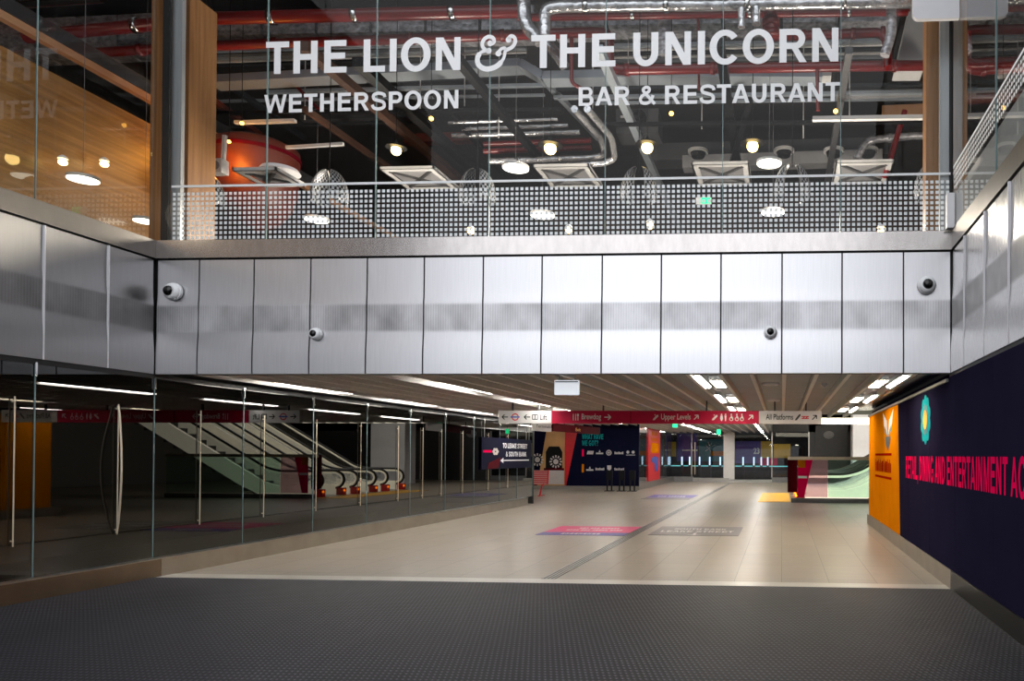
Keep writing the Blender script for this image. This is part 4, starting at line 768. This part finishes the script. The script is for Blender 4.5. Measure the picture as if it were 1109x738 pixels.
soft_text('lettering', 'Exit', (b2.lerp(c2, .45)+Vector((.0, -.03, -.06+2.45-b2.lerp(c2, .45).z))), c2-b2, Z, .14, .34, 'yellow', t); 
for f in (.2, .8): q = b2.lerp(c2, f); B(q.x-.01, q.x+.01, q.y+.05, q.y+.07, 2.57, 2.82).build('hanger', 'dgrey', t)
for x, y, lb in ((731, 459.5, 'small green exit sign hanging under the red sign'), (778.3, 468, 'small green exit sign hanging further back')):
    c = P(x, y, Y=27 if x < 750 else 36); t = thing('exit_sign', c, lb, 'exit sign'); w = .09; B(c.x-w, c.x+w, c.y, c.y+.04, c.z-.12, c.z+.12).build('lit_face', 'green', t); B(c.x-w-.01, c.x+w+.01, c.y+.03, c.y+.08, c.z-.13, c.z+.13).build('case', 'lgrey', t); B(c.x-.01, c.x+.01, c.y+.04, c.y+.06, c.z+.13, 3.12).build('hanger', 'grey', t)

# ------------------------------------------------------------------ floor graphics
def graphic(label, quad_, splits, txt):
    w = [P(x, y, Z=.006) for x, y in quad_]          # near-left, near-right, far-right, far-left
    x0, x1 = (w[0].x+w[3].x)/2, (w[1].x+w[2].x)/2; y0, y1 = (w[0].y+w[1].y)/2, (w[2].y+w[3].y)/2
    t = thing('floor_graphic', ((x0+x1)/2, (y0+y1)/2, 0), label, 'floor graphic')
    for a, b, mt, nm in splits: B(x0, x1, y0+(y1-y0)*a, y0+(y1-y0)*b, .001, .006).build(nm, mt, t)
    m = MB()
    for s, f0, f1, v, h in txt: text(m, s, (x0+(x1-x0)*f0, y0+(y1-y0)*v, .0075), X, Y_, (y1-y0)*h, (x1-x0)*(f1-f0))
    if txt: m.build('lettering', 'palewhite', t)
    return t, x0, x1, y0, y1
graphic('pink and indigo floor graphic with white lettering left of the drain', ((580, 579.7), (678, 580), (695, 570.5), (606, 570.3)), ((0, .28, 'indigo', 'indigo_band'), (.28, 1, 'magenta', 'pink_field')), (('#%##%#%##', .26, .70, .07, .13), ('#%## ##% %###% #%##', .2, .86, .48, .13), ('##% #%# #%##%#', .3, .78, .70, .12)))
t, x0, x1, y0, y1 = graphic('faded grey floor graphic with white lettering right of the drain', ((702, 580), (800, 580.3), (805, 571), (716, 570.6)), ((0, 1, 'bluegrey', 'grey_field'),), (('LEAKE STREET', .08, .92, .32, .18), ('SOUTH BANK', .2, .82, .60, .16)))
m = MB(); cx = (x0+x1)/2; m.box(cx-.03, cx+.03, y0+.12, y0+.45, .006, .0075); m.prism([(cx-.22, y0+.2, .0065), (cx, y0+.05, .0065), (cx+.22, y0+.2, .0065), (cx, y0+.13, .0065)], (0, 0, .001)); m.build('arrow', 'palewhite', t)
graphic('distant lilac-grey floor graphic beyond the pink one', ((693, 541), (746, 541), (757, 536.4), (708, 536.2)), ((0, .35, 'bluegrey', 'grey_band'), (.35, 1, 'purple', 'lilac_field')), (('#%# %##%##', .2, .8, .5, .22),))

# ------------------------------------------------------------------ far left: bench, posters, navy board
t = thing('bench', (-10.2, 29.2, 0), 'bright red metal bench at the far end of the left glass wall', 'bench')
q = MB()
for k in range(9): q.rod((-11.6, 28.86+k*.055, .46), (-9.42, 28.86+k*.055, .46), .04, .02)
q.rod((-9.44, 28.84, .46), (-9.44, 29.32, .46), .04, .04); q.build('seat', 'bench', t)
q = MB(); 
for k in range(7): q.rod((-11.6, 29.34+.012*k, .52+k*.075), (-9.42, 29.34+.012*k, .52+k*.075), .05, .02, (0, 1, 0))
q.rod((-9.44, 29.33, .46), (-9.44, 29.43, 1.02), .04, .05); q.build('backrest', 'bench', t)
for x in (-9.6, -11.3): MB().tube(bend([(x, 29.3, .45), (x, 29.1, .42), (x-.0, 28.98, .2), (x, 28.85, .01)], .12), .035, 10).build('leg', 'bench', t); B(x-.05, x+.05, 28.75, 29.3, 0, .025).build('foot', 'bench', t)
YN = 34.2
def NX(x): return P(x, 500, Y=YN).x
def NZ(y): return P(640, y, Y=YN).z
nb, ntp = NZ(526.5), NZ(463)
struct('trim_hoarding_plinth', B(-13.9, NX(692), YN+.02, YN+.14, 0, nb), 'plaster'); struct('wall_hoarding', B(-13.9, NX(692)-.02, YN+.05, YN+.2, nb, 3.12), 'navy2')
# watch poster
t = thing('watch_poster', ((NX(577)+NX(611.5))/2, YN, nb), 'tall advert showing a dark wristwatch beyond the red bench', 'poster')
px0, px1 = NX(566), NX(611.5); yq = YN
B(px0, px1, YN, YN+.04, nb, NZ(464)).build('sheet', 'sand', t)
MB().prism([(px0, yq-.002, nb), (NX(582), yq-.002, nb), (NX(592), yq-.002, NZ(464)), (px0, yq-.002, NZ(464))], (0, .001, 0)).build('dark_field', 'navy2', t)
def disk(c, r, n=28): return [c+Vector((r*math.cos(a), 0, r*math.sin(a))) for a in [2*PI*k/n for k in range(n)]]
wc = Vector((NX(598.5), yq-.004, NZ(496)))
wb = MB(); q = NX(591); q2 = NX(609); wb.add([(q, yq-.003, NZ(508)), (q2, yq-.003, NZ(508)), (q2, yq-.003, NZ(490)), (q2-.15, yq-.003, NZ(484)), (q+.15, yq-.003, NZ(484)), (q, yq-.003, NZ(490))], [tuple(range(6))]); wb = wb.build('case', 'black', t)
B(px0+.3, NX(611), yq-.0035, yq-.002, nb+.06, NZ(510)).build('box_front', 'palewhite', t); B(NX(589), NX(611), yq-.0045, yq-.002, NZ(510), NZ(507.5)).build('box_rim', 'darkred', t)
def dial(c, r, nm):
    m = MB()
    for k in range(12):
        a = 2*PI*k/12; d = Vector((math.cos(a), 0, math.sin(a))); n = Vector((-d.z, 0, d.x)); m.add([c+d*r*.62-n*r*.09, c+d*r-n*r*.13, c+d*r+n*r*.13, c+d*r*.62+n*r*.09], [(0, 1, 2, 3)])
    m.add(disk(c, r*.42), [tuple(range(28))]); return m.build(nm, 'palewhite', wb)
dial(Vector((NX(602), yq-.006, NZ(500.5))), .30, 'dial'); dial(Vector((NX(582), yq-.006, NZ(498.5))), .30, 'dial'); 
m = MB(); m.rod((NX(602), yq-.008, NZ(500.5)), (NX(604), yq-.008, NZ(498)), .02, .004); m.rod((NX(582), yq-.008, NZ(498.5)), (NX(584.5), yq-.008, NZ(496.5)), .02, .004); m.build('hands', 'black', t)
# red slanting panel + navy directory board
t = thing('directory_board', ((NX(612)+NX(692))/2, YN, nb), 'navy board WHAT HAVE WE GOT? with rows of white logos and a red slanting edge', 'board')
B(NX(612), NX(692), YN-.02, YN+.04, nb, ntp).build('panel', 'navy2', t)
MB().prism([(NX(611.8), YN-.024, nb), (NX(613.5), YN-.024, nb), (NX(626), YN-.024, ntp), (NX(611.8), YN-.024, ntp)], (0, .003, 0)).build('red_wedge', 'bench', t)
yq = YN-.026; m = MB(); text(m, 'WHAT HAVE', (NX(630.5), yq, NZ(476)), X, Z, NZ(470.5)-NZ(476), NX(653.5)-NX(630.5)); text(m, 'WE GOT?', (NX(630.5), yq, NZ(483)), X, Z, NZ(477.3)-NZ(483), NX(648)-NX(630.5)); m.build('heading', 'teal', t)
B(NX(630.3), NX(632.5), yq, yq+.003, NZ(494.5), NZ(487)).build('pink_tab', 'pink', t); B(NX(630.3), NX(632.5), yq, yq+.003, NZ(512), NZ(503)).build('orange_tab', 'orange', t)
for x, y, w, kind in ((639, 490.5, 7, 0), (649.5, 490.5, 8, 1), (659.5, 490.5, 6, 2), (670.5, 491, 10, 3), (683, 490.5, 10, 4), (639, 508.5, 8, 1), (650, 508.5, 10, 3), (660, 507.5, 5.5, 5), (671, 508.5, 11, 3)):
    m = MB(); c = Vector((NX(x), yq, NZ(y))); w2 = w*YN/800/2
    if kind == 2: m.add([c+Vector((r*math.cos(a), 0, r*math.sin(a))) for a in [2*PI*k/24 for k in range(24)] for r in (.085, .13)], [(2*k, 2*k+1, (2*k+3) % 48, (2*k+2) % 48) for k in range(24)]); m.add(disk(c, .05), [tuple(range(28))])
    elif kind == 5: m.add([c+Vector(p) for p in ((-.1, 0, .14), (.1, 0, .14), (.1, 0, -.02), (0, 0, -.12), (-.1, 0, -.02))], [tuple(range(5))]); m.quad(*[c+Vector(p) for p in ((-.11, 0, -.19), (.11, 0, -.19), (.11, 0, -.14), (-.11, 0, -.14))])
    elif kind == 4:
        for d in (-.13, .12): m.add(disk(c+Vector((d, 0, .03)), .07, 28), [tuple(range(28))])
        m.quad(*[c+Vector(p) for p in ((-w2, 0, -.12), (w2, 0, -.12), (w2, 0, -.09), (-w2, 0, -.09))])
    elif kind == 1: m.quad(*[c+Vector(p) for p in ((-w2, 0, -.07), (w2, 0, -.07), (w2, 0, .0), (-w2, 0, .0))]); m.add([c+Vector(p) for p in ((-.05, 0, .02), (.05, 0, .02), (0, 0, .13))], [(0, 1, 2)])
    elif kind == 0:
        for k in range(4): m.add([c+Vector((-w2+k*w2*.5, 0, -.08)), c+Vector((-w2+k*w2*.5+.07, 0, -.08)), c+Vector((-w2+k*w2*.5+.11, 0, .08)), c+Vector((-w2+k*w2*.5+.04, 0, .08))], [(0, 1, 2, 3)])
    else:
        for k in range(7): m.quad(*[c+Vector((-w2+k*2*w2/7+a, 0, b)) for a, b in ((0, -.045), (.05, -.045), (.05, .045 if k % 3 else .07), (0, .045 if k % 3 else .07))])
    m.build('logo', 'palewhite', t)
# three black stands before the board
src = None
for k, (x, lb) in enumerate(((663.5, 'leftmost black poster stand before the navy board'), (677, 'middle black poster stand before the navy board'), (688.5, 'rightmost black poster stand at the corner of the navy board'))):
    c = P(x, 531.5, Z=0); c.y = 33.2
    if src is None:
        src = thing('poster_stand', (c.x, c.y, 0), lb, 'stand', 'black stands before the navy board'); base = c.copy()
        B(c.x-.2, c.x+.2, c.y-.18, c.y+.18, 0, .03).build('base', 'black', src)
        for d in (-.1, .1): B(c.x+d-.03, c.x+d+.03, c.y-.02, c.y+.02, .03, .55).build('leg', 'black', src)
        B(c.x-.14, c.x+.14, c.y-.025, c.y+.025, .5, .95).build('panel', 'black', src)
    else: dup(src, (c.x-base.x, 0, 0), lb)

# ------------------------------------------------------------------ far glazed screens
XS = -6.85
struct('trim_screen_plinth', B(XS-.04, XS+.1, 34.3, 45.9, 0, .30), 'steel')
def side_win(n, a, b): return struct(f'window_{n}', MB().quad((XS, a, .3), (XS, b, .3), (XS, b, 3.05), (XS, a, 3.05)), 'screen')
side_win(20, 34.35, 37.4); side_win(21, 41.2, 45.6)
t = thing('pillar_poster', (XS+.04, 39.3, .3), 'narrow red pillar poster with an orange square and a blue figure', 'poster')
B(XS-.1, XS+.03, 37.45, 41.1, .3, 3.08).build('panel', 'bench', t); B(XS+.03, XS+.034, 38.2, 40.6, 1.75, 2.3).build('orange_square', 'orange', t)
m = MB(); text(m, '#%#', (XS+.036, 38.4, 2.68), Y_, Z, .25, 1.6); text(m, '%##%', (XS+.036, 38.2, 2.38), Y_, Z, .22, 2.1); m.build('lettering', 'orange', t)
m = MB(); m.prism([(XS+.032, 38.2, 1.45), (XS+.032, 39.2, 1.6), (XS+.032, 40.4, 1.5), (XS+.032, 40.3, .8), (XS+.032, 39.4, .75), (XS+.032, 39.3, 1.2), (XS+.032, 38.3, 1.3)], (.003, 0, 0)); m.build('blue_figure', 'blue', t)
YE = 45.8
def EX(x): return P(x, 500, Y=YE).x
def EZ(y): return P(780, y, Y=YE).z
ez0, ez1 = EZ(518), EZ(468)
struct('trim_end_plinth', B(EX(751), EX(790), YE-.3, YE+.1, 0, EZ(518)), 'steel'); struct('trim_end_plinth_right', B(EX(772), EX(836), YE-.5, YE+.1, 0, EZ(519.5)), 'steel'); struct('trim_end_plinth_far', B(EX(836), EX(876), YE-.1, YE+.1, 0, .3), 'grey'); struct('trim_end_plinth_left', B(EX(712), EX(751), YE-.1, YE+.1, 0, .32), 'grey')
ex = [EX(v) for v in (722, 749.2, 752.8, 784, 795.5, 836, 876)]
for k, (a, b) in enumerate(((0, 1), (2, 3), (4, 5), (5, 6))):
    o = struct(f'window_{22+k}', MB().quad((ex[a], YE, .3), (ex[b], YE, .3), (ex[b], YE, ez1), (ex[a], YE, ez1)), 'screen')
    B(ex[b]-.03, ex[b]+.03, YE-.02, YE+.02, .3, ez1).build('glass_edge', 'steel', o)
for x, lb in ((EX(749.2), 'left'), (EX(752.8), 'right')): tag(MB().tube([(x, YE-.08, .45), (x, YE-.08, 2.45)], .035, 10).build('pull_handle', 'rail'), f'tall pale pull handle on the far glass doors, {lb} one', 'handle', 'handles of the far glass doors')
struct('wall_end_jamb', B(EX(784), EX(795.5), YE-.2, YE+.25, 0, ez1+.1), 'offwhite'); struct('wall_end_head', B(-13, 17, YE, YE+.2, ez1, 6.4), 'dgrey')
struct('wall_end_left', B(-14, EX(722), YE, YE+.2, 0, ez1), 'dgrey'); struct('wall_end_right', B(EX(876), 17, YE, YE+.2, 0, 6.4), 'dgrey')
# things behind the far glass
YB = 50
def BX(x): return P(x, 500, Y=YB).x
def BZ(y): return P(780, y, Y=YB).z
def hoard(x0, x1, y0, y1, mat, lb, s=None, y=YB):
    t = thing('backdrop_poster', ((BX(x0)+BX(x1))/2, y, BZ(y1)), lb, 'poster', 'posters behind the far glass'); B(BX(x0), BX(x1), y, y+.05, BZ(y1), BZ(y0)).build('sheet', mat, t)
    if s: m = MB(); text(m, s[0], (BX(s[1]), y-.01, BZ(s[3])), X, Z, BZ(s[4])-BZ(s[3]), BX(s[2])-BX(s[1])); m.build('lettering', 'letter', t)
    return t
hoard(733, 755, 470, 500, 'purple', 'purple poster with a white line of words behind the far doors', ('#%##% ##%#', 739, 755.5, 489, 487)); hoard(757, 783, 476, 500, 'tealdark', 'dark teal poster with a branching white pattern behind the far doors')
hoard(792, 826, 478, 502, 'purple', 'purple poster with the number 23 behind the right far glass'); hoard(824, 837, 478, 496, 'yellow', 'yellow poster right of the purple one behind the far glass', y=YB-.2); hoard(838, 856, 481, 496, 'yellow', 'yellow poster partly hidden by the escalator newels', y=YB-.2); hoard(822, 842, 496, 504, 'pink', 'low pink poster below the yellow ones', y=YB-.1); hoard(723, 732, 479, 495, 'yellow', 'yellow poster left of the purple one behind the far doors'); hoard(770, 784, 489, 494, 'orange', 'small orange strip poster on the dark teal one', y=YB-.2)
tw = thing('branch_decal', (BX(768), YB-.06, BZ(488)), 'branching white pattern on the dark teal poster', 'decal'); m = MB()
for a, b in (((764, 482), (768, 486)), ((771, 480), (768, 486)), ((768, 486), (770, 490)), ((764, 489), (768, 486)), ((771, 484), (775, 482)), ((768, 483), (767, 479))): m.rod((BX(a[0]), YB-.06, BZ(a[1])), (BX(b[0]), YB-.06, BZ(b[1])), .04, .02)
m.build('lines', 'palewhite', tw)
c = Vector((BX(816), YB-.02, BZ(491.5))); s23 = thing('number_decal', c, 'white number 23 on the purple poster behind the far glass', 'decal'); soft_text('lettering', '23', c, X, Z, .55, BX(822.5)-BX(816), 'letter', s23, .03)
src = None
for k, x in enumerate((724, 738.7, 747, 757.7, 768.7, 780, 804.8, 816.5, 824.5, 831.5)):
    xx = P(x, 500, Y=47.5).x; lb = f'white lit gate post behind the far glass, {ORD[k]} from the left'
    if src is None:
        src = thing('gate_post', (xx, 47.5, 0), lb, 'gate post', 'lit gate posts behind the far glass'); x0 = xx
        B(xx-.08, xx+.08, 47.45, 47.6, 0, 1.0).build('body', 'dgrey', src); B(xx-.04, xx+.04, 47.44, 47.5, 1.02, 1.55).build('lit_top', 'led', src)
    else: dup(src, (xx-x0, 0, 0), lb)
t = thing('counter', (BX(790), 47.9, 0), 'dark counter with a teal lit edge behind the far glass', 'counter'); B(BX(728), BX(865), 47.8, 48.3, 0, .92).build('front', 'dgrey', t); B(BX(728), BX(865), 47.76, 47.8, .93, .99).build('lit_edge', 'tealed', t)
t = hoard(880, 912, 464, 494, 'dgrey', 'large dark poster with a pale smudge behind the escalators', y=YE-.12); MB().ball((BX(893), YE-.12, BZ(473)), .35, 14, 8, (1, .05, .7)).build('smudge', 'grey', t)
tag(B(3.7, 5.6, 39, 40.2, 0, 6.4).build('wall_column', 'white'), 'broad pale column behind the escalators', 'column')['kind'] = 'structure'

# ------------------------------------------------------------------ escalators and guard rail
def escalator(y, label):
    """rises towards +X; y is the near balustrade"""
    W = 1.35; x0, xr, slope = .55, 2.6, math.tan(math.radians(30)); top = 9.2
    t = thing('escalator', (x0, y+W/2, 0), label, 'escalator', 'escalators rising to the right')
    def zz(x): return 0 if x < xr else (x-xr)*slope
    path = lambda dz: [(x, zz(x)+dz) for x in (x0+.35, 1.5, xr-.3, xr+.25, xr+1.2, 6, top)]
    for k, yy in enumerate((y, y+W)):
        rail = [(x0+.75, .30), (x0+.35, .28), (x0+.10, .38), (x0, .62), (x0+.08, .84), (x0+.33, .97)]+[(a, b) for a, b in path(.98)[1:]]
        MB().tube(bend([(a, yy, b) for a, b in rail], .25, 4), .05, 8).build('handrail', 'rubber', t)
        inner = [(x0+.75, .34), (x0+.37, .34), (x0+.17, .42), (x0+.08, .62), (x0+.15, .80), (x0+.36, .90)]+[(a, b) for a, b in path(.90)[1:]]
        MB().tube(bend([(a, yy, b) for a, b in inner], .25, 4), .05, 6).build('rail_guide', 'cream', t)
        g_ = MB(); lo = path(.40); hi = path(.88)
        for (a, b), (c, d), (e, f), (h, i) in zip(lo[:-1], lo[1:], hi[:-1], hi[1:]): g_.quad((a, yy, b), (c, yy, d), (h, yy, i), (e, yy, f))
        g_.build('glass_balustrade', 'screen', t)
        s = MB(); lo = path(.0); hi = path(.42)
        for (a, b), (c, d), (e, f), (h, i) in zip(lo[:-1], lo[1:], hi[:-1], hi[1:]): s.prism([(a, yy-.07, max(b-.25, 0)), (c, yy-.07, max(d-.25, 0)), (h, yy-.07, i), (e, yy-.07, f)], (0, .14, 0))
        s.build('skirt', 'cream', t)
        B(x0-.02, x0+.28, yy-.09, yy+.09, .0, .3).build('newel_base', 'bench', t); MB().ball((x0-.02, yy-.05, .2), .05, 10, 6).build('amber_lamp', 'amber', t)
    m = MB(); m.box(x0+.3, xr, y+.1, y+W-.1, -.0, .02); x = xr
    while x < top-.3: m.box(x, x+.4, y+.1, y+W-.1, max(zz(x)-.25, .0), max(zz(x+.4)-.14, .02)); x += .4
    m.build('steps', 'tread', t); B(x0-.2, x0+.3, y+.05, y+W-.05, .0, .018).build('comb_plate', 'steel', t)
    return t
e = escalator(27.0, 'nearest escalator rising to the right behind the pink and green guard rail'); dup(e, (0, 2.3, 0), 'middle escalator of the three rising to the right'); dup(e, (0, 4.6, 0), 'furthest escalator of the three rising to the right')
t = thing('guard_rail', (1.9, 26.1, 0), 'low glass guard rail with pink and green panels before the escalators', 'guard rail')
def GX(x): return P(x, 520, Y=26.1).x
def GZ(y): return P(900, y, Y=26.1).z
gz0, gz1 = GZ(539), GZ(498)
B(GX(853), 6, 26.05, 26.15, GZ(498.5), GZ(495)).build('top_rail', 'rail', t); B(GX(857), 6, 26.02, 26.18, GZ(545), GZ(540)).build('bottom_rail', 'grey', t); B(GX(864), 6, 26.08, 26.14, 0, GZ(545)).build('plinth', 'grey', t)
pk = MB().quad((GX(864), 26.1, gz0), (GX(896.5), 26.1, gz0), (GX(896.5), 26.1, gz1), (GX(864), 26.1, gz1)).build('pink_panel', 'pinkglass', t)
MB().prism([(GX(864), 26.09, gz0), (GX(871), 26.09, gz0), (GX(880), 26.09, gz1), (GX(864), 26.09, gz1)], (0, .004, 0)).build('pink_print', 'pink', pk)
MB().quad((GX(896.8), 26.1, gz0), (GX(942), 26.1, gz0), (GX(942), 26.1, gz1), (GX(896.8), 26.1, gz1)).build('green_panel', 'greenglass', t)
MB().quad((GX(942.3), 26.1, gz0), (6, 26.1, gz0), (6, 26.1, gz1), (GX(942.3), 26.1, gz1)).build('clear_panel', 'greenglass', t)
B(GX(864), GX(872), 26.08, 26.084, GZ(507), GZ(498.5)).build('orange_print', 'orange', pk); B(GX(864.3), GX(874), 26.075, 26.079, GZ(518.5), GZ(516)).build('white_label', 'letter', pk)
tag(B(GX(853), GX(863.5), 26.25, 26.35, .35, GZ(496)).build('red_panel', 'darkred'), 'deep red end panel left of the pink guard rail', 'panel')
tag(B(-.85, .30, 26.25, 32.5, .0, .012).build('landing_mat', 'yplate'), 'bright yellow floor plate at the foot of the escalators', 'floor plate')
t = thing('fire_cabinet', (3.0, 35.2, 0), 'red panel with a white label beyond the escalators', 'cabinet'); B(11.6, 13.2, 26.6, 26.7, 0, 2.6).build('panel', 'bench', t); B(12.0, 12.8, 26.58, 26.6, 1.0, 1.4).build('white_label', 'letter', t); t.location = (0, 0, 0)
for ch in t.children: ch.location = (-3.0, -35.2, 0)
for ch in t.children: ch.location = (0, 0, 0)
t.location = (3.0, 35.2, 0)

# ------------------------------------------------------------------ light
w = bpy.data.worlds.new('sky'); SC.world = w; w.use_nodes = True; nt = w.node_tree; nt.nodes.clear()
tc = nt.nodes.new('ShaderNodeTexCoord'); sp = nt.nodes.new('ShaderNodeSeparateXYZ'); rp = nt.nodes.new('ShaderNodeValToRGB'); bg = nt.nodes.new('ShaderNodeBackground'); ou = nt.nodes.new('ShaderNodeOutputWorld')
mm = nt.nodes.new('ShaderNodeMath'); mm.operation = 'MULTIPLY_ADD'; mm.inputs[1].default_value = .5; mm.inputs[2].default_value = .5
nt.links.new(tc.outputs['Generated'], sp.inputs[0]); nt.links.new(sp.outputs[2], mm.inputs[0]); nt.links.new(mm.outputs[0], rp.inputs[0]); nt.links.new(rp.outputs[0], bg.inputs[0]); nt.links.new(bg.outputs[0], ou.inputs[0])
es = rp.color_ramp.elements; es[0].position = .40; es[0].color = (.22, .22, .23, 1); es[1].position = .5; es[1].color = (.5, .51, .53, 1)
for p, c in ((.545, (.80, .82, .86, 1)), (.63, (.74, .76, .80, 1)), (.71, (.98, .98, 1.0, 1)), (.80, (.98, .98, 1.0, 1)), (.92, (.7, .72, .76, 1))): q = es.new(p); q.color = c
bg.inputs[1].default_value = 2.0
def lamp(name, ty, loc, col, energy, size=.3, rot=(0, 0, 0), sy=None):
    l = bpy.data.lights.new(name, ty); l.color = col; l.energy = energy
    if ty == 'AREA':
        l.size = size
        if sy: l.shape = 'RECTANGLE'; l.size_y = sy
    else: l.shadow_soft_size = size
    o = bpy.data.objects.new(name, l); COL.objects.link(o); o.location = loc; o.rotation_euler = rot; return o
c = P(245, 172, Y=11.6); lamp('orange_spot', 'POINT', (c.x, c.y, c.z), (1, .38, .04), 46, .08)
for x, y in ((-6.5, 12), (-3, 11.5), (.5, 12), (4.5, 10.5)): lamp('bar_fill', 'POINT', (x, y, 5.2), (1, .88, .74), 330, .4)  # unseen fill lights low in the bar, added to brighten its ceiling
lamp('bar_fill', 'POINT', (-11.5, 9, 6.2), (1, .8, .6), 60, .3)  # further fill for the left side of the bar
lamp('timber_fill', 'POINT', (-9.0, 8.2, 5.2), (1, .85, .65), 9, .3)  # point fill beside the oak boards, without a fitting
lamp('void_fill', 'AREA', (5, 31, 6.2), (1, .95, .86), 900, 4, (0, 0, 0), 6)  # unseen area fill added to brighten the escalators
lamp('screen_fill', 'AREA', (-4, 48.6, 4.2), (.95, .97, 1), 700, 7, (0.35, 0, 0), 1.2)  # area fill added behind the far glass to brighten the posters
lamp('hall_fill', 'AREA', (-4, 40, 2.98), (1, .95, .86), 90, 5, (0, 0, 0), 8)  # area fill under the far ceiling, without a fitting
lamp('escalator_fill', 'AREA', (3.4, 23.2, 5.6), (1, .96, .9), 420, 2.5, (.55, 0, 0), 1.5)  # unseen fill added before the guard rail to brighten its panels
